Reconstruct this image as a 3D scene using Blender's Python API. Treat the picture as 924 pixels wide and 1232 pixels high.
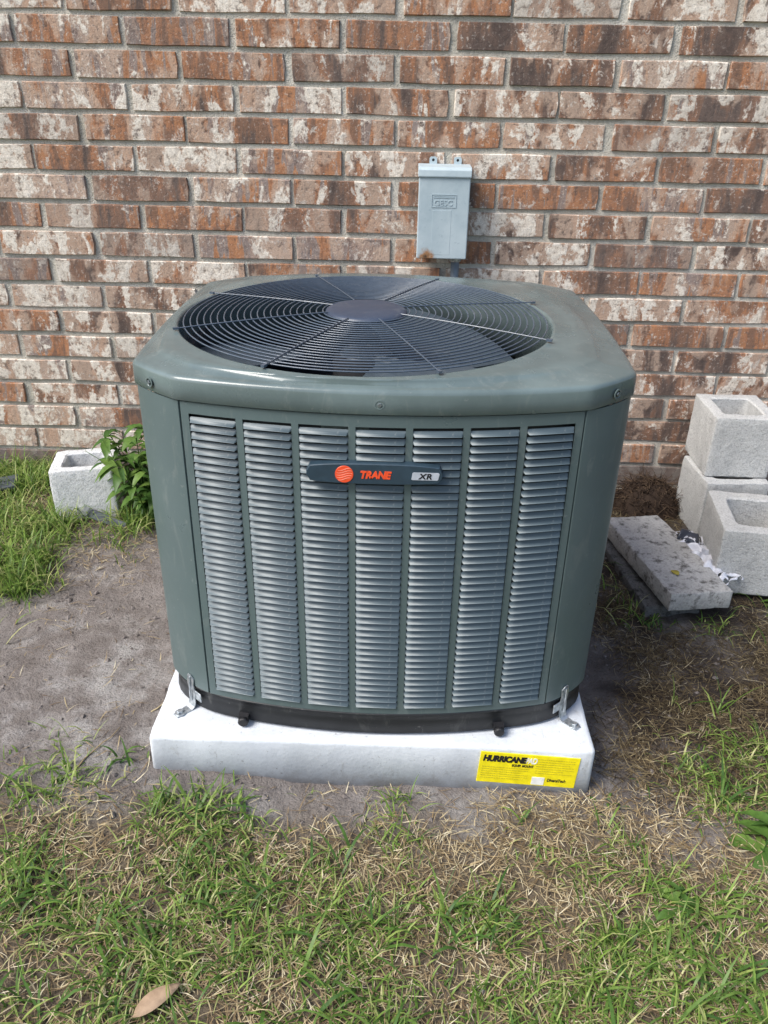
import bpy, bmesh, math, random
import numpy as np
from mathutils import Vector, Matrix, Euler, noise as mnoise

# ------------------------------------------------------------------ clear
for o in list(bpy.data.objects):
    bpy.data.objects.remove(o, do_unlink=True)
scene = bpy.context.scene
COL = scene.collection
R = math.radians
PI = math.pi

# ------------------------------------------------------------------ camera
CAM_H = 1.1855
cam_data = bpy.data.cameras.new('camera')
cam = bpy.data.objects.new('camera', cam_data)
COL.objects.link(cam)
right = Vector((0.9994980, 0.0264615, 0.0174219))
up = Vector((-0.0277929, 0.4683710, 0.8830947))
fwd = Vector((-0.0152081, 0.8831356, -0.4688713))
m = Matrix((right, up, -fwd)).transposed().to_4x4()
m.translation = Vector((0, 0, CAM_H))
cam.matrix_world = m
cam_data.sensor_fit = 'VERTICAL'
cam_data.sensor_height = 36.0
cam_data.lens = 985.0 / 1232.0 * 36.0
cam_data.clip_start = 0.02
cam_data.clip_end = 500
scene.camera = cam

# ------------------------------------------------------------------ sky, sun, exposure
SUN_EL, SUN_AZ = R(50), R(239)          # azimuth clockwise from +Y: from the left, a little in front of the wall
world = bpy.data.worlds.new('World')
scene.world = world
world.use_nodes = True
wn = world.node_tree
for n in list(wn.nodes):
    wn.nodes.remove(n)
sky = wn.nodes.new('ShaderNodeTexSky')
sky.sky_type = 'NISHITA'
sky.sun_disc = False
sky.sun_elevation = SUN_EL
sky.sun_rotation = SUN_AZ
sky.air_density = 1.0
sky.dust_density = 2.6
sky.ozone_density = 1.0
bg = wn.nodes.new('ShaderNodeBackground')
bg.inputs[1].default_value = 0.105
wo = wn.nodes.new('ShaderNodeOutputWorld')
wn.links.new(sky.outputs[0], bg.inputs[0])
wn.links.new(bg.outputs[0], wo.inputs[0])
sun_d = bpy.data.lights.new('sun', 'SUN')
sun_d.energy = 2.1
sun_d.angle = R(30)
sun_d.color = (1.0, 0.975, 0.93)
sun = bpy.data.objects.new('sun', sun_d)
COL.objects.link(sun)
sdir = Vector((math.sin(SUN_AZ) * math.cos(SUN_EL), math.cos(SUN_AZ) * math.cos(SUN_EL), math.sin(SUN_EL)))
sun.rotation_euler = sdir.to_track_quat('Z', 'Y').to_euler()
sun.location = (-3, -2, 5)
scene.view_settings.view_transform = 'Standard'
scene.view_settings.look = 'None'
scene.view_settings.gamma = 1.0
scene.view_settings.exposure = 1.10
scene.view_settings.use_curve_mapping = False

# ------------------------------------------------------------------ helpers
rng = random.Random(7)
nrng = np.random.default_rng(11)

def make_mesh(name, verts, faces, smooth=False):
    me = bpy.data.meshes.new(name)
    me.from_pydata([tuple(v) for v in verts], [], faces)
    me.update()
    if smooth:
        me.polygons.foreach_set('use_smooth', [True] * len(me.polygons))
    return me

def obj(name, me, mat=None, parent=None, loc=(0, 0, 0), rot=(0, 0, 0), scale=(1, 1, 1)):
    o = bpy.data.objects.new(name, me)
    COL.objects.link(o)
    o.location = loc
    o.rotation_euler = rot
    o.scale = scale
    if parent is not None:
        o.parent = parent
    if mat is not None and me is not None and len(me.materials) == 0:
        me.materials.append(mat)
    return o

def tag(o, label=None, cat=None, group=None, kind=None):
    if label: o['label'] = label
    if cat: o['category'] = cat
    if group: o['group'] = group
    if kind: o['kind'] = kind
    return o

def empty(name, loc, rz=0):
    o = bpy.data.objects.new(name, None)
    COL.objects.link(o)
    o.location = loc
    o.rotation_euler = (0, 0, rz)
    o.empty_display_size = 0.1
    return o

class MB:
    """collects shapes into one mesh"""
    def __init__(self): self.v = []; self.f = []
    def add(self, vs, fs):
        b = len(self.v)
        self.v += [Vector(x) for x in vs]
        self.f += [tuple(i + b for i in q) for q in fs]
    def box(self, c, s, rot=None):
        x, y, z = s[0] / 2, s[1] / 2, s[2] / 2
        vs = [Vector((a, b, d)) for a in (-x, x) for b in (-y, y) for d in (-z, z)]
        if rot is not None:
            mm = Euler(rot).to_matrix()
            vs = [mm @ q for q in vs]
        vs = [q + Vector(c) for q in vs]
        self.add(vs, [(0, 1, 3, 2), (4, 6, 7, 5), (0, 4, 5, 1), (2, 3, 7, 6), (0, 2, 6, 4), (1, 5, 7, 3)])
    def loft(self, loops, cap0=True, cap1=True):
        n = len(loops[0])
        vs = [p for l in loops for p in l]
        fs = []
        for k in range(len(loops) - 1):
            for i in range(n):
                j = (i + 1) % n
                fs.append((k * n + i, k * n + j, (k + 1) * n + j, (k + 1) * n + i))
        if cap0: fs.append(tuple(range(n - 1, -1, -1)))
        if cap1: fs.append(tuple((len(loops) - 1) * n + i for i in range(n)))
        self.add(vs, fs)
    def tube(self, pts, r, n=6, r2=None):
        loops = []
        pts = [Vector(p) for p in pts]
        for i, p in enumerate(pts):
            t = (pts[min(i + 1, len(pts) - 1)] - pts[max(i - 1, 0)]).normalized()
            a = t.cross(Vector((0, 0, 1)))
            if a.length < 1e-3: a = t.cross(Vector((1, 0, 0)))
            a.normalize(); b = t.cross(a).normalized()
            rr = r if r2 is None else r + (r2 - r) * i / (len(pts) - 1)
            loops.append([p + rr * (math.cos(2 * PI * k / n) * a + math.sin(2 * PI * k / n) * b) for k in range(n)])
        self.loft(loops)
    def cyl(self, c, r, h, n=24, axis='Z', bevel=0.0):
        prof = [(r - bevel, 0), (r, bevel), (r, h - bevel), (r - bevel, h)] if bevel else [(r, 0), (r, h)]
        loops = []
        for rr, z in prof:
            l = []
            for k in range(n):
                a = 2 * PI * k / n
                x, y = rr * math.cos(a), rr * math.sin(a)
                if axis == 'Z': p = (x, y, z)
                elif axis == 'Y': p = (x, -z, y)
                else: p = (z, x, y)
                l.append(Vector(p) + Vector(c))
            loops.append(l)
        self.loft(loops)
    def mesh(self, name, smooth=False): return make_mesh(name, self.v, self.f, smooth)
    def build(self, name, mat, parent=None, smooth=False, **kw):
        return obj(name, self.mesh(name, smooth), mat, parent, **kw)

def bevel_mesh(me, w, seg=2, ang=30):
    bm = bmesh.new(); bm.from_mesh(me)
    bmesh.ops.recalc_face_normals(bm, faces=bm.faces)
    es = [e for e in bm.edges if len(e.link_faces) == 2 and e.calc_face_angle() > R(ang)]
    bmesh.ops.bevel(bm, geom=es, offset=w, segments=seg, profile=0.5, affect='EDGES', clamp_overlap=True)
    bm.to_mesh(me); bm.free(); me.update()
    return me

def fix_normals(me):
    bm = bmesh.new(); bm.from_mesh(me)
    bmesh.ops.recalc_face_normals(bm, faces=bm.faces)
    bm.to_mesh(me); bm.free(); me.update(); return me

def text_mesh(name, s, size, shear=0.0, offset=0.0, extrude=0.0004, spacing=1.0):
    cu = bpy.data.curves.new(name, 'FONT')
    cu.body = s; cu.size = size; cu.shear = shear; cu.offset = offset; cu.extrude = extrude
    cu.space_character = spacing
    cu.align_x = 'LEFT'; cu.align_y = 'BOTTOM_BASELINE'
    t = bpy.data.objects.new('tmp_text', cu); COL.objects.link(t)
    dg = bpy.context.evaluated_depsgraph_get()
    me = bpy.data.meshes.new_from_object(t.evaluated_get(dg))
    bpy.data.objects.remove(t, do_unlink=True)
    me.name = name
    return me

def fbm(x, y, s, o=4, seed=0.0):
    return mnoise.fractal(Vector((x * s + seed, y * s - seed, seed * 0.37)), 1.0, 2.0, o)

# ------------------------------------------------------------------ materials
class Mat:
    def __init__(self, name):
        self.m = bpy.data.materials.new(name); self.m.use_nodes = True
        self.nt = self.m.node_tree
        self.b = self.nt.nodes['Principled BSDF']
        self.out = self.nt.nodes['Material Output']
    def n(self, t, **kw):
        nd = self.nt.nodes.new(t)
        for k, v in kw.items(): setattr(nd, k, v)
        return nd
    def l(self, a, b): self.nt.links.new(a, b)
    def set(self, **kw):
        for k, v in kw.items():
            self.b.inputs[k.replace('_', ' ')].default_value = v
    def coord(self, kind='Object', scale=(1, 1, 1), off=None):
        tc = self.n('ShaderNodeTexCoord')
        mp = self.n('ShaderNodeMapping')
        mp.inputs['Scale'].default_value = scale
        self.l(tc.outputs[kind], mp.inputs['Vector'])
        if off is not None: self.l(off, mp.inputs['Location'])
        return mp.outputs[0]
    def noise(self, vec, scale, detail=4, rough=0.55, dist=0.0):
        nd = self.n('ShaderNodeTexNoise')
        nd.inputs['Scale'].default_value = scale; nd.inputs['Detail'].default_value = detail
        nd.inputs['Roughness'].default_value = rough; nd.inputs['Distortion'].default_value = dist
        self.l(vec, nd.inputs['Vector'])
        return nd.outputs['Fac']
    def ramp(self, fac, stops, interp='LINEAR'):
        r = self.n('ShaderNodeValToRGB'); e = r.color_ramp
        e.interpolation = interp
        while len(e.elements) < len(stops): e.elements.new(0.5)
        for el, (p, c) in zip(e.elements, stops):
            el.position = p
            el.color = c if len(c) == 4 else (*c, 1)
        self.l(fac, r.inputs[0])
        return r.outputs[0]
    def mix(self, fac, a, b, mode='MIX'):
        x = self.n('ShaderNodeMix', data_type='RGBA', blend_type=mode)
        for i, v in ((0, fac), (6, a), (7, b)):
            if hasattr(v, 'links'): self.l(v, x.inputs[i])
            elif i == 0: x.inputs[0].default_value = v
            else: x.inputs[i].default_value = (*v, 1) if len(v) == 3 else v
        return x.outputs[2]
    def math(self, op, a, b=None, clamp=False):
        x = self.n('ShaderNodeMath', operation=op, use_clamp=clamp)
        for i, v in ((0, a), (1, b)):
            if v is None: continue
            if hasattr(v, 'links'): self.l(v, x.inputs[i])
            else: x.inputs[i].default_value = v
        return x.outputs[0]
    def bump(self, h, strength=0.3, dist=0.002):
        bnode = self.n('ShaderNodeBump')
        bnode.inputs['Strength'].default_value = strength; bnode.inputs['Distance'].default_value = dist
        self.l(h, bnode.inputs['Height']); self.l(bnode.outputs[0], self.b.inputs['Normal'])
    def color(self, c): self.l(c, self.b.inputs['Base Color'])

def G(v): return (v, v, v)

# painted steel of the cabinet
def paint(name, c, rough=0.38, amp=0.06):
    M = Mat(name)
    v = M.coord('Object')
    d = M.noise(v, 7, 5, 0.6)
    f = M.noise(v, 160, 3)
    c2 = tuple(min(1, x * (1 + amp * 3) + amp * 0.06) for x in c)
    col = M.mix(M.ramp(d, [(0.42, G(0)), (0.72, G(0.5))]), c, c2)
    du = M.noise(M.coord('Object', (26, 26, 9)), 1.0, 6, 0.72, 0.8)
    col = M.mix(M.ramp(du, [(0.56, G(0)), (0.74, G(0.22))]), col, (0.34, 0.34, 0.31))
    sp = M.noise(v, 70, 4, 0.7)
    col = M.mix(M.ramp(sp, [(0.66, G(0)), (0.72, G(0.18))]), col, (0.42, 0.42, 0.40))
    M.color(col)
    M.l(M.ramp(M.noise(v, 11, 6, 0.65), [(0.3, G(rough - 0.08)), (0.7, G(rough + 0.14))]), M.b.inputs['Roughness'])
    M.set(Specular_IOR_Level=0.55)
    M.bump(f, 0.06, 0.0006)
    return M.m
M_GREEN = paint('cabinet_paint', (0.086, 0.120, 0.122), 0.34)
M_HOOD = paint('hood_paint', (0.098, 0.130, 0.130), 0.20, 0.25)
M_LOUV = paint('louver_paint', (0.074, 0.102, 0.116), 0.42)
M_BASE = paint('base_pan_paint', (0.006, 0.007, 0.009), 0.5)
M_WIRE = paint('guard_wire_paint', (0.060, 0.082, 0.112), 0.24)
M_HUB = paint('guard_hub_paint', (0.034, 0.048, 0.078), 0.40)
M_FANB = paint('fan_blade_metal', (0.055, 0.075, 0.095), 0.4)
def simple(name, c, rough=0.5, metal=0.0, spec=0.5):
    M = Mat(name); v = M.coord('Object')
    nz = M.noise(v, 60, 4)
    col = M.mix(M.ramp(nz, [(0.35, G(0)), (0.7, G(1))]), tuple(x * 0.86 for x in c), tuple(min(1, x * 1.1) for x in c))
    M.color(col); M.set(Roughness=rough, Metallic=metal, Specular_IOR_Level=spec)
    return M.m
M_COIL = simple('condenser_coil_fins', (0.035, 0.042, 0.052), 0.5, 0.3)
M_INSIDE = simple('dark_interior', (0.008, 0.009, 0.011), 0.8)
M_RUBBER = simple('black_rubber', (0.012, 0.012, 0.014), 0.55)
M_BADGE = simple('badge_slate_plastic', (0.028, 0.050, 0.070), 0.33)
M_ORANGE = simple('orange_red_print', (0.80, 0.085, 0.025), 0.4)
M_PLATE = simple('silver_plate', (0.42, 0.45, 0.50), 0.35)
M_INK = simple('black_ink', (0.010, 0.010, 0.012), 0.5)
M_WHITEINK = simple('white_print', (0.78, 0.78, 0.74), 0.5)
M_PALEINK = simple('pale_outlined_print', (0.72, 0.70, 0.42), 0.5)
M_YELLOW = simple('yellow_sticker', (0.83, 0.70, 0.008), 0.42)
M_SCREW = simple('zinc_screw', (0.22, 0.25, 0.26), 0.35, 0.7)
def galv():
    M = Mat('galvanised_steel'); v = M.coord('Object')
    vo = M.n('ShaderNodeTexVoronoi'); vo.inputs['Scale'].default_value = 120; M.l(v, vo.inputs['Vector'])
    col = M.mix(M.ramp(vo.outputs['Distance'], [(0.1, G(0)), (0.7, G(1))]), (0.25, 0.28, 0.30), (0.52, 0.55, 0.57))
    M.color(col); M.set(Metallic=0.75, Roughness=0.38); return M.m
M_GALV = galv()

def boxpaint():
    M = Mat('weathered_grey_box_paint'); v = M.coord('Object')
    big = M.noise(v, 9, 5, 0.6); fine = M.noise(v, 75, 5, 0.65)
    col = M.mix(M.ramp(big, [(0.35, G(0)), (0.7, G(1))]), (0.32, 0.395, 0.43), (0.46, 0.53, 0.555))
    col = M.mix(M.ramp(fine, [(0.62, G(0)), (0.72, G(0.55))]), col, (0.22, 0.29, 0.34))
    sm = M.noise(M.coord('Object', (24, 24, 16)), 1, 3, 0.4)
    col = M.mix(M.ramp(sm, [(0.66, G(0)), (0.76, G(0.4))]), col, (0.17, 0.25, 0.33))
    # rust where the lower left front corner has worn through
    tc = M.n('ShaderNodeTexCoord'); vm = M.n('ShaderNodeVectorMath', operation='DISTANCE')
    vm.inputs[1].default_value = (-0.042, -0.09, 0.004)
    M.l(tc.outputs['Object'], vm.inputs[0])
    d = M.math('ADD', vm.outputs['Value'], M.math('MULTIPLY', M.math('SUBTRACT', M.noise(v, 90, 4), 0.5), 0.03))
    col = M.mix(M.ramp(d, [(0.012, G(1)), (0.026, G(0))]), col, (0.30, 0.155, 0.07))
    col = M.mix(M.ramp(d, [(0.004, G(1)), (0.010, G(0))]), col, (0.035, 0.02, 0.012))
    M.color(col); M.set(Roughness=0.55); M.bump(fine, 0.12, 0.001); return M.m
M_BOX = boxpaint()
M_CONDUIT = simple('grey_pvc_conduit', (0.17, 0.20, 0.23), 0.5)

def concrete(name, c_lo, c_hi, pit=0.5, dirt=(0.12, 0.11, 0.10), dirt_amt=0.35, bump=0.6, bscale=220, stain=(0.60, 0.74)):
    M = Mat(name); v = M.coord('Object')
    big = M.noise(v, 7, 6, 0.65); mid = M.noise(v, 34, 6, 0.68); fine = M.noise(v, bscale, 5, 0.75)
    vo = M.n('ShaderNodeTexVoronoi'); vo.inputs['Scale'].default_value = bscale * 1.1; M.l(v, vo.inputs['Vector'])
    col = M.mix(M.ramp(big, [(0.3, G(0)), (0.7, G(1))]), c_lo, c_hi)
    col = M.mix(M.ramp(vo.outputs['Color'], [(0.15, G(0.55 * pit)), (0.5, G(0)), (0.85, G(0))]), col, tuple(x * 0.5 for x in c_lo))
    col = M.mix(M.ramp(mid, [(stain[0], G(0)), (stain[1], G(dirt_amt))]), col, dirt)
    col = M.mix(M.ramp(fine, [(0.36, G(pit)), (0.45, G(0))]), col, tuple(x * 0.30 for x in c_lo))
    col = M.mix(M.ramp(fine, [(0.56, G(0)), (0.68, G(0.5 * pit + 0.1))]), col, tuple(min(0.9, x * 1.3) for x in c_hi))
    M.color(col); M.set(Roughness=0.9, Specular_IOR_Level=0.2)
    M.bump(M.math('ADD', fine, M.math('MULTIPLY', mid, 1.5)), bump, 0.0035)
    return M.m
PAD_GRIME = True
M_PAD = concrete('pad_coating', (0.50, 0.53, 0.57), (0.64, 0.67, 0.70), 0.08, (0.40, 0.41, 0.42), 0.5, 0.22, 150, (0.58, 0.78))
M_CMU = concrete('block_concrete', (0.47, 0.47, 0.46), (0.60, 0.60, 0.585), 0.6, (0.28, 0.265, 0.25), 0.35, 1.0, 260)
M_CMUW = concrete('pale_block_concrete', (0.60, 0.61, 0.61), (0.74, 0.745, 0.74), 0.5, (0.42, 0.41, 0.40), 0.3, 1.0, 230)
M_SLAB = concrete('stained_slab_concrete', (0.40, 0.39, 0.37), (0.54, 0.53, 0.51), 0.5, (0.085, 0.08, 0.072), 0.92, 0.9, 170, (0.52, 0.66))
M_SLABD = concrete('dark_slab_concrete', (0.10, 0.10, 0.10), (0.19, 0.19, 0.185), 0.6, (0.04, 0.038, 0.035), 0.9, 0.9, 170, (0.5, 0.62))  # much darker tones than the stained slab above it
def grime_pad(m):
    # soil splashed up from below and scuffs on the coating
    nt = m.node_tree; b = nt.nodes['Principled BSDF']; src = b.inputs['Base Color'].links[0].from_socket
    M = Mat.__new__(Mat); M.m = m; M.nt = nt; M.b = b
    v = M.coord('Object'); tc = M.n('ShaderNodeTexCoord'); sx = M.n('ShaderNodeSeparateXYZ'); M.l(tc.outputs['Object'], sx.inputs[0])
    nz = M.noise(v, 26, 6, 0.7)
    h = M.math('ADD', sx.outputs[2], M.math('MULTIPLY', M.math('SUBTRACT', nz, 0.5), -0.085))
    col = M.mix(M.ramp(h, [(0.026, G(0.6)), (0.056, G(0.0))]), src, (0.30, 0.27, 0.245))
    sc = M.noise(M.coord('Object', (30, 30, 12)), 1.0, 6, 0.75, 1.2)
    col = M.mix(M.ramp(sc, [(0.58, G(0)), (0.68, G(0.5))]), col, (0.36, 0.355, 0.345))
    sp = M.noise(v, 95, 4, 0.7)
    col = M.mix(M.ramp(sp, [(0.64, G(0)), (0.70, G(0.6))]), col, (0.22, 0.21, 0.20))
    M.color(col)
grime_pad(M_PAD)
M_SLATE = simple('dark_slate', (0.055, 0.065, 0.078), 0.6)

def brickmat():
    M = Mat('tumbled_brick')
    oi = M.n('ShaderNodeObjectInfo'); ge = M.n('ShaderNodeNewGeometry')
    rnd = M.math('ADD', oi.outputs['Random'], M.math('MULTIPLY', ge.outputs['Random Per Island'], 3.17))
    sep = M.n('ShaderNodeSeparateColor'); M.l(oi.outputs['Color'], sep.inputs[0])
    white, hue, dark = sep.outputs[0], sep.outputs[1], sep.outputs[2]
    off = M.n('ShaderNodeCombineXYZ')
    M.l(M.math('MULTIPLY', rnd, 91.0), off.inputs[0]); M.l(M.math('MULTIPLY', rnd, 37.0), off.inputs[1]); M.l(M.math('MULTIPLY', rnd, 53.0), off.inputs[2])
    streak = M.coord('Object', (19, 6, 3.4), off.outputs[0])
    blot = M.coord('Object', (21, 10, 12), off.outputs[0])
    iso = M.coord('Object', (1, 1, 1), off.outputs[0])
    a = M.noise(streak, 1.0, 4, 0.6, 0.25)
    b = M.noise(M.coord('Object', (11, 5, 5), off.outputs[0]), 1.0, 3, 0.6, 0.5)
    c = M.noise(blot, 1.0, 6, 0.68, 0.6)
    fine = M.noise(iso, 260, 4, 0.7)
    mid = M.noise(iso, 62, 6, 0.7)
    sel = M.math('ADD', a, M.math('MULTIPLY', M.math('SUBTRACT', hue, 0.5), 0.26))
    col = M.ramp(sel, [(0.28, (0.085, 0.062, 0.054)), (0.365, (0.125, 0.090, 0.075)), (0.40, (0.200, 0.115, 0.078)), (0.455, (0.235, 0.128, 0.082)),
                       (0.48, (0.360, 0.165, 0.085)), (0.545, (0.420, 0.205, 0.105)), (0.565, (0.285, 0.225, 0.200)), (0.62, (0.250, 0.205, 0.188)), (0.65, (0.400, 0.300, 0.245)), (0.75, (0.440, 0.340, 0.285))])
    col = M.mix(M.ramp(c, [(0.40, G(0)), (0.60, G(0.5))]), col, (0.215, 0.130, 0.095))
    # pinkish-tan slurry
    k = M.math('ADD', b, M.math('MULTIPLY', M.math('SUBTRACT', white, 0.5), 0.30))
    k = M.math('ADD', k, M.math('MULTIPLY', M.math('SUBTRACT', mid, 0.5), 0.16))
    col = M.mix(M.ramp(k, [(0.470, G(0)), (0.530, G(0.70))]), col, (0.490, 0.360, 0.275))
    # whitish lime smears with ragged edges
    k2 = M.math('ADD', M.math('MULTIPLY', M.math('ADD', M.math('MULTIPLY', c, 1.2), M.math('MULTIPLY', a, 0.8)), 0.5), M.math('MULTIPLY', M.math('SUBTRACT', white, 0.5), 0.26))
    k2 = M.math('ADD', k2, M.math('MULTIPLY', M.math('SUBTRACT', mid, 0.5), 0.26))
    col = M.mix(M.ramp(k2, [(0.535, G(0)), (0.575, G(0.95))]), col, M.mix(M.ramp(mid, [(0.35, G(0)), (0.6, G(1))]), (0.53, 0.455, 0.375), (0.76, 0.70, 0.615)))
    fl = M.noise(iso, 120, 4, 0.7)
    col = M.mix(M.math('MULTIPLY', M.ramp(fl, [(0.58, G(0)), (0.64, G(0.8))]), M.ramp(a, [(0.35, G(0.1)), (0.6, G(1))])), col, (0.62, 0.57, 0.51))
    edgec = M.noise(M.coord('Object', (30, 10, 26), off.outputs[0]), 1.0, 4, 0.7, 0.4)
    col = M.mix(M.ramp(edgec, [(0.60, G(0)), (0.66, G(0.75))]), col, (0.56, 0.50, 0.44))
    # dark pits and grain
    col = M.mix(M.ramp(mid, [(0.34, G(0.7)), (0.44, G(0))]), col, (0.080, 0.062, 0.055))
    col = M.mix(M.ramp(fine, [(0.34, G(0.4)), (0.5, G(0))]), col, (0.12, 0.085, 0.07))
    col = M.mix(dark, col, (0.135, 0.112, 0.104))
    M.color(col); M.set(Roughness=0.92, Specular_IOR_Level=0.25)
    M.bump(M.math('ADD', M.math('MULTIPLY', fine, 0.5), M.math('ADD', M.math('MULTIPLY', mid, 1.2), M.math('MULTIPLY', c, 1.5))), 0.75, 0.003)
    return M.m
M_BRICK = brickmat()
def mortarmat():
    M = Mat('grey_mortar'); v = M.coord('Object')
    big = M.noise(v, 4, 5); mid = M.noise(v, 30, 5, 0.65); fine = M.noise(v, 240, 4, 0.7)
    col = M.mix(M.ramp(big, [(0.35, G(0)), (0.65, G(1))]), (0.45, 0.42, 0.355), (0.58, 0.55, 0.485))
    col = M.mix(M.ramp(mid, [(0.55, G(0)), (0.75, G(0.6))]), col, (0.25, 0.235, 0.205))
    col = M.mix(M.ramp(fine, [(0.3, G(0.5)), (0.45, G(0))]), col, (0.14, 0.13, 0.12))
    M.color(col); M.set(Roughness=0.95, Specular_IOR_Level=0.2)
    M.bump(M.math('ADD', fine, M.math('MULTIPLY', mid, 3.0)), 0.8, 0.004); return M.m
M_MORTAR = mortarmat()

def groundmat():
    M = Mat('bare_soil'); v = M.coord('Object')
    big = M.noise(v, 2.6, 5, 0.6); mid = M.noise(v, 14, 6, 0.65); fine = M.noise(v, 120, 5, 0.7); grit = M.noise(v, 420, 3, 0.7)
    vc = M.n('ShaderNodeVertexColor', layer_name='soil')   # R: dark organic soil, G: thatch under the grass
    sp = M.n('ShaderNodeSeparateColor'); M.l(vc.outputs[0], sp.inputs[0])
    dry = M.mix(M.ramp(mid, [(0.32, G(0)), (0.68, G(1))]), (0.180, 0.156, 0.142), (0.290, 0.262, 0.244))
    dry = M.mix(M.ramp(M.math('ADD', M.math('MULTIPLY', big, 0.6), M.math('MULTIPLY', mid, 0.4)), [(0.52, G(0)), (0.62, G(0.75))]), dry, (0.41, 0.395, 0.38))
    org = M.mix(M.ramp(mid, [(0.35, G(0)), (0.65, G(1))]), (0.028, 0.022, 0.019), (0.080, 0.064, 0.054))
    tha = M.mix(M.ramp(fine, [(0.35, G(0)), (0.65, G(1))]), (0.075, 0.055, 0.034), (0.20, 0.155, 0.095))
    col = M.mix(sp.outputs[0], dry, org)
    col = M.mix(sp.outputs[1], col, tha)
    col = M.mix(M.ramp(fine, [(0.32, G(0.65)), (0.46, G(0))]), col, (0.06, 0.048, 0.042))
    col = M.mix(M.ramp(grit, [(0.64, G(0)), (0.74, G(0.5))]), col, (0.40, 0.37, 0.34))
    # the lawn far behind the viewer
    ln = M.n('ShaderNodeTexCoord'); le = M.n('ShaderNodeVectorMath', operation='LENGTH'); M.l(ln.outputs['Object'], le.inputs[0])
    gr = M.mix(M.ramp(mid, [(0.35, G(0)), (0.65, G(1))]), (0.07, 0.10, 0.03), (0.16, 0.17, 0.06))
    col = M.mix(M.ramp(M.math('DIVIDE', le.outputs['Value'], 10.0), [(0.27, G(0)), (0.36, G(1))]), col, gr)
    M.color(col); M.set(Roughness=0.97, Specular_IOR_Level=0.15)
    M.bump(M.math('ADD', M.math('MULTIPLY', fine, 1.0), M.math('MULTIPLY', grit, 0.35)), 1.0, 0.010); return M.m
M_GROUND = groundmat()

def leafmat(name, stops, rough=0.55, trans=0.25):
    M = Mat(name)
    ge = M.n('ShaderNodeNewGeometry'); oi = M.n('ShaderNodeObjectInfo')
    r = M.math('FRACT', M.math('ADD', ge.outputs['Random Per Island'], oi.outputs['Random']))
    col = M.ramp(r, stops)
    v = M.coord('Object'); nz = M.noise(v, 90, 3)
    col = M.mix(M.ramp(nz, [(0.35, G(0.35)), (0.6, G(0))]), col, tuple(x * 0.5 for x in stops[0][1]))
    M.color(col); M.set(Roughness=rough, Specular_IOR_Level=0.3)
    tb = M.n('ShaderNodeBsdfTranslucent'); M.l(col, tb.inputs[0])
    mx = M.n('ShaderNodeMixShader'); mx.inputs[0].default_value = trans
    M.l(M.b.outputs[0], mx.inputs[1]); M.l(tb.outputs[0], mx.inputs[2]); M.l(mx.outputs[0], M.out.inputs[0])
    return M.m
M_GRASS = leafmat('green_grass_blade', [(0.0, (0.060, 0.120, 0.022)), (0.30, (0.135, 0.235, 0.038)), (0.62, (0.230, 0.350, 0.070)), (0.85, (0.35, 0.42, 0.12)), (1.0, (0.54, 0.52, 0.25))], 0.45, 0.35)
M_DRY = leafmat('dry_straw', [(0.0, (0.125, 0.080, 0.042)), (0.3, (0.26, 0.185, 0.095)), (0.6, (0.42, 0.325, 0.180)), (0.85, (0.56, 0.47, 0.29)), (1.0, (0.70, 0.63, 0.45))], 0.7, 0.1)
M_DRYD = leafmat('dark_thatch', [(0.0, (0.035, 0.024, 0.016)), (0.4, (0.105, 0.074, 0.040)), (0.75, (0.19, 0.145, 0.075)), (0.92, (0.30, 0.24, 0.13)), (1.0, (0.55, 0.48, 0.33))], 0.75, 0.1)  # browner, darker straw tones for the ground right of the unit
M_WEED = leafmat('weed_leaf', [(0.0, (0.050, 0.115, 0.026)), (0.5, (0.095, 0.185, 0.036)), (1.0, (0.165, 0.260, 0.055))], 0.45, 0.3)
M_ROOT = leafmat('brown_root', [(0.0, (0.022, 0.014, 0.010)), (0.5, (0.062, 0.038, 0.024)), (0.9, (0.120, 0.078, 0.048)), (1.0, (0.2, 0.14, 0.09))], 0.85, 0.0)
M_DEAD = leafmat('dead_leaf', [(0.0, (0.33, 0.22, 0.14)), (1.0, (0.42, 0.30, 0.20))], 0.7, 0.15)
M_YLEAF = leafmat('yellow_leaf', [(0.0, (0.45, 0.36, 0.06)), (1.0, (0.52, 0.42, 0.08))], 0.6, 0.15)
M_FILM = simple('torn_white_plastic', (0.62, 0.63, 0.68), 0.3)
M_FILMD = simple('dark_torn_plastic', (0.035, 0.04, 0.055), 0.3)
M_CLOD = concrete('soil_clod', (0.13, 0.11, 0.10), (0.23, 0.205, 0.19), 0.3, (0.06, 0.05, 0.045), 0.5, 0.5, 300)

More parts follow.
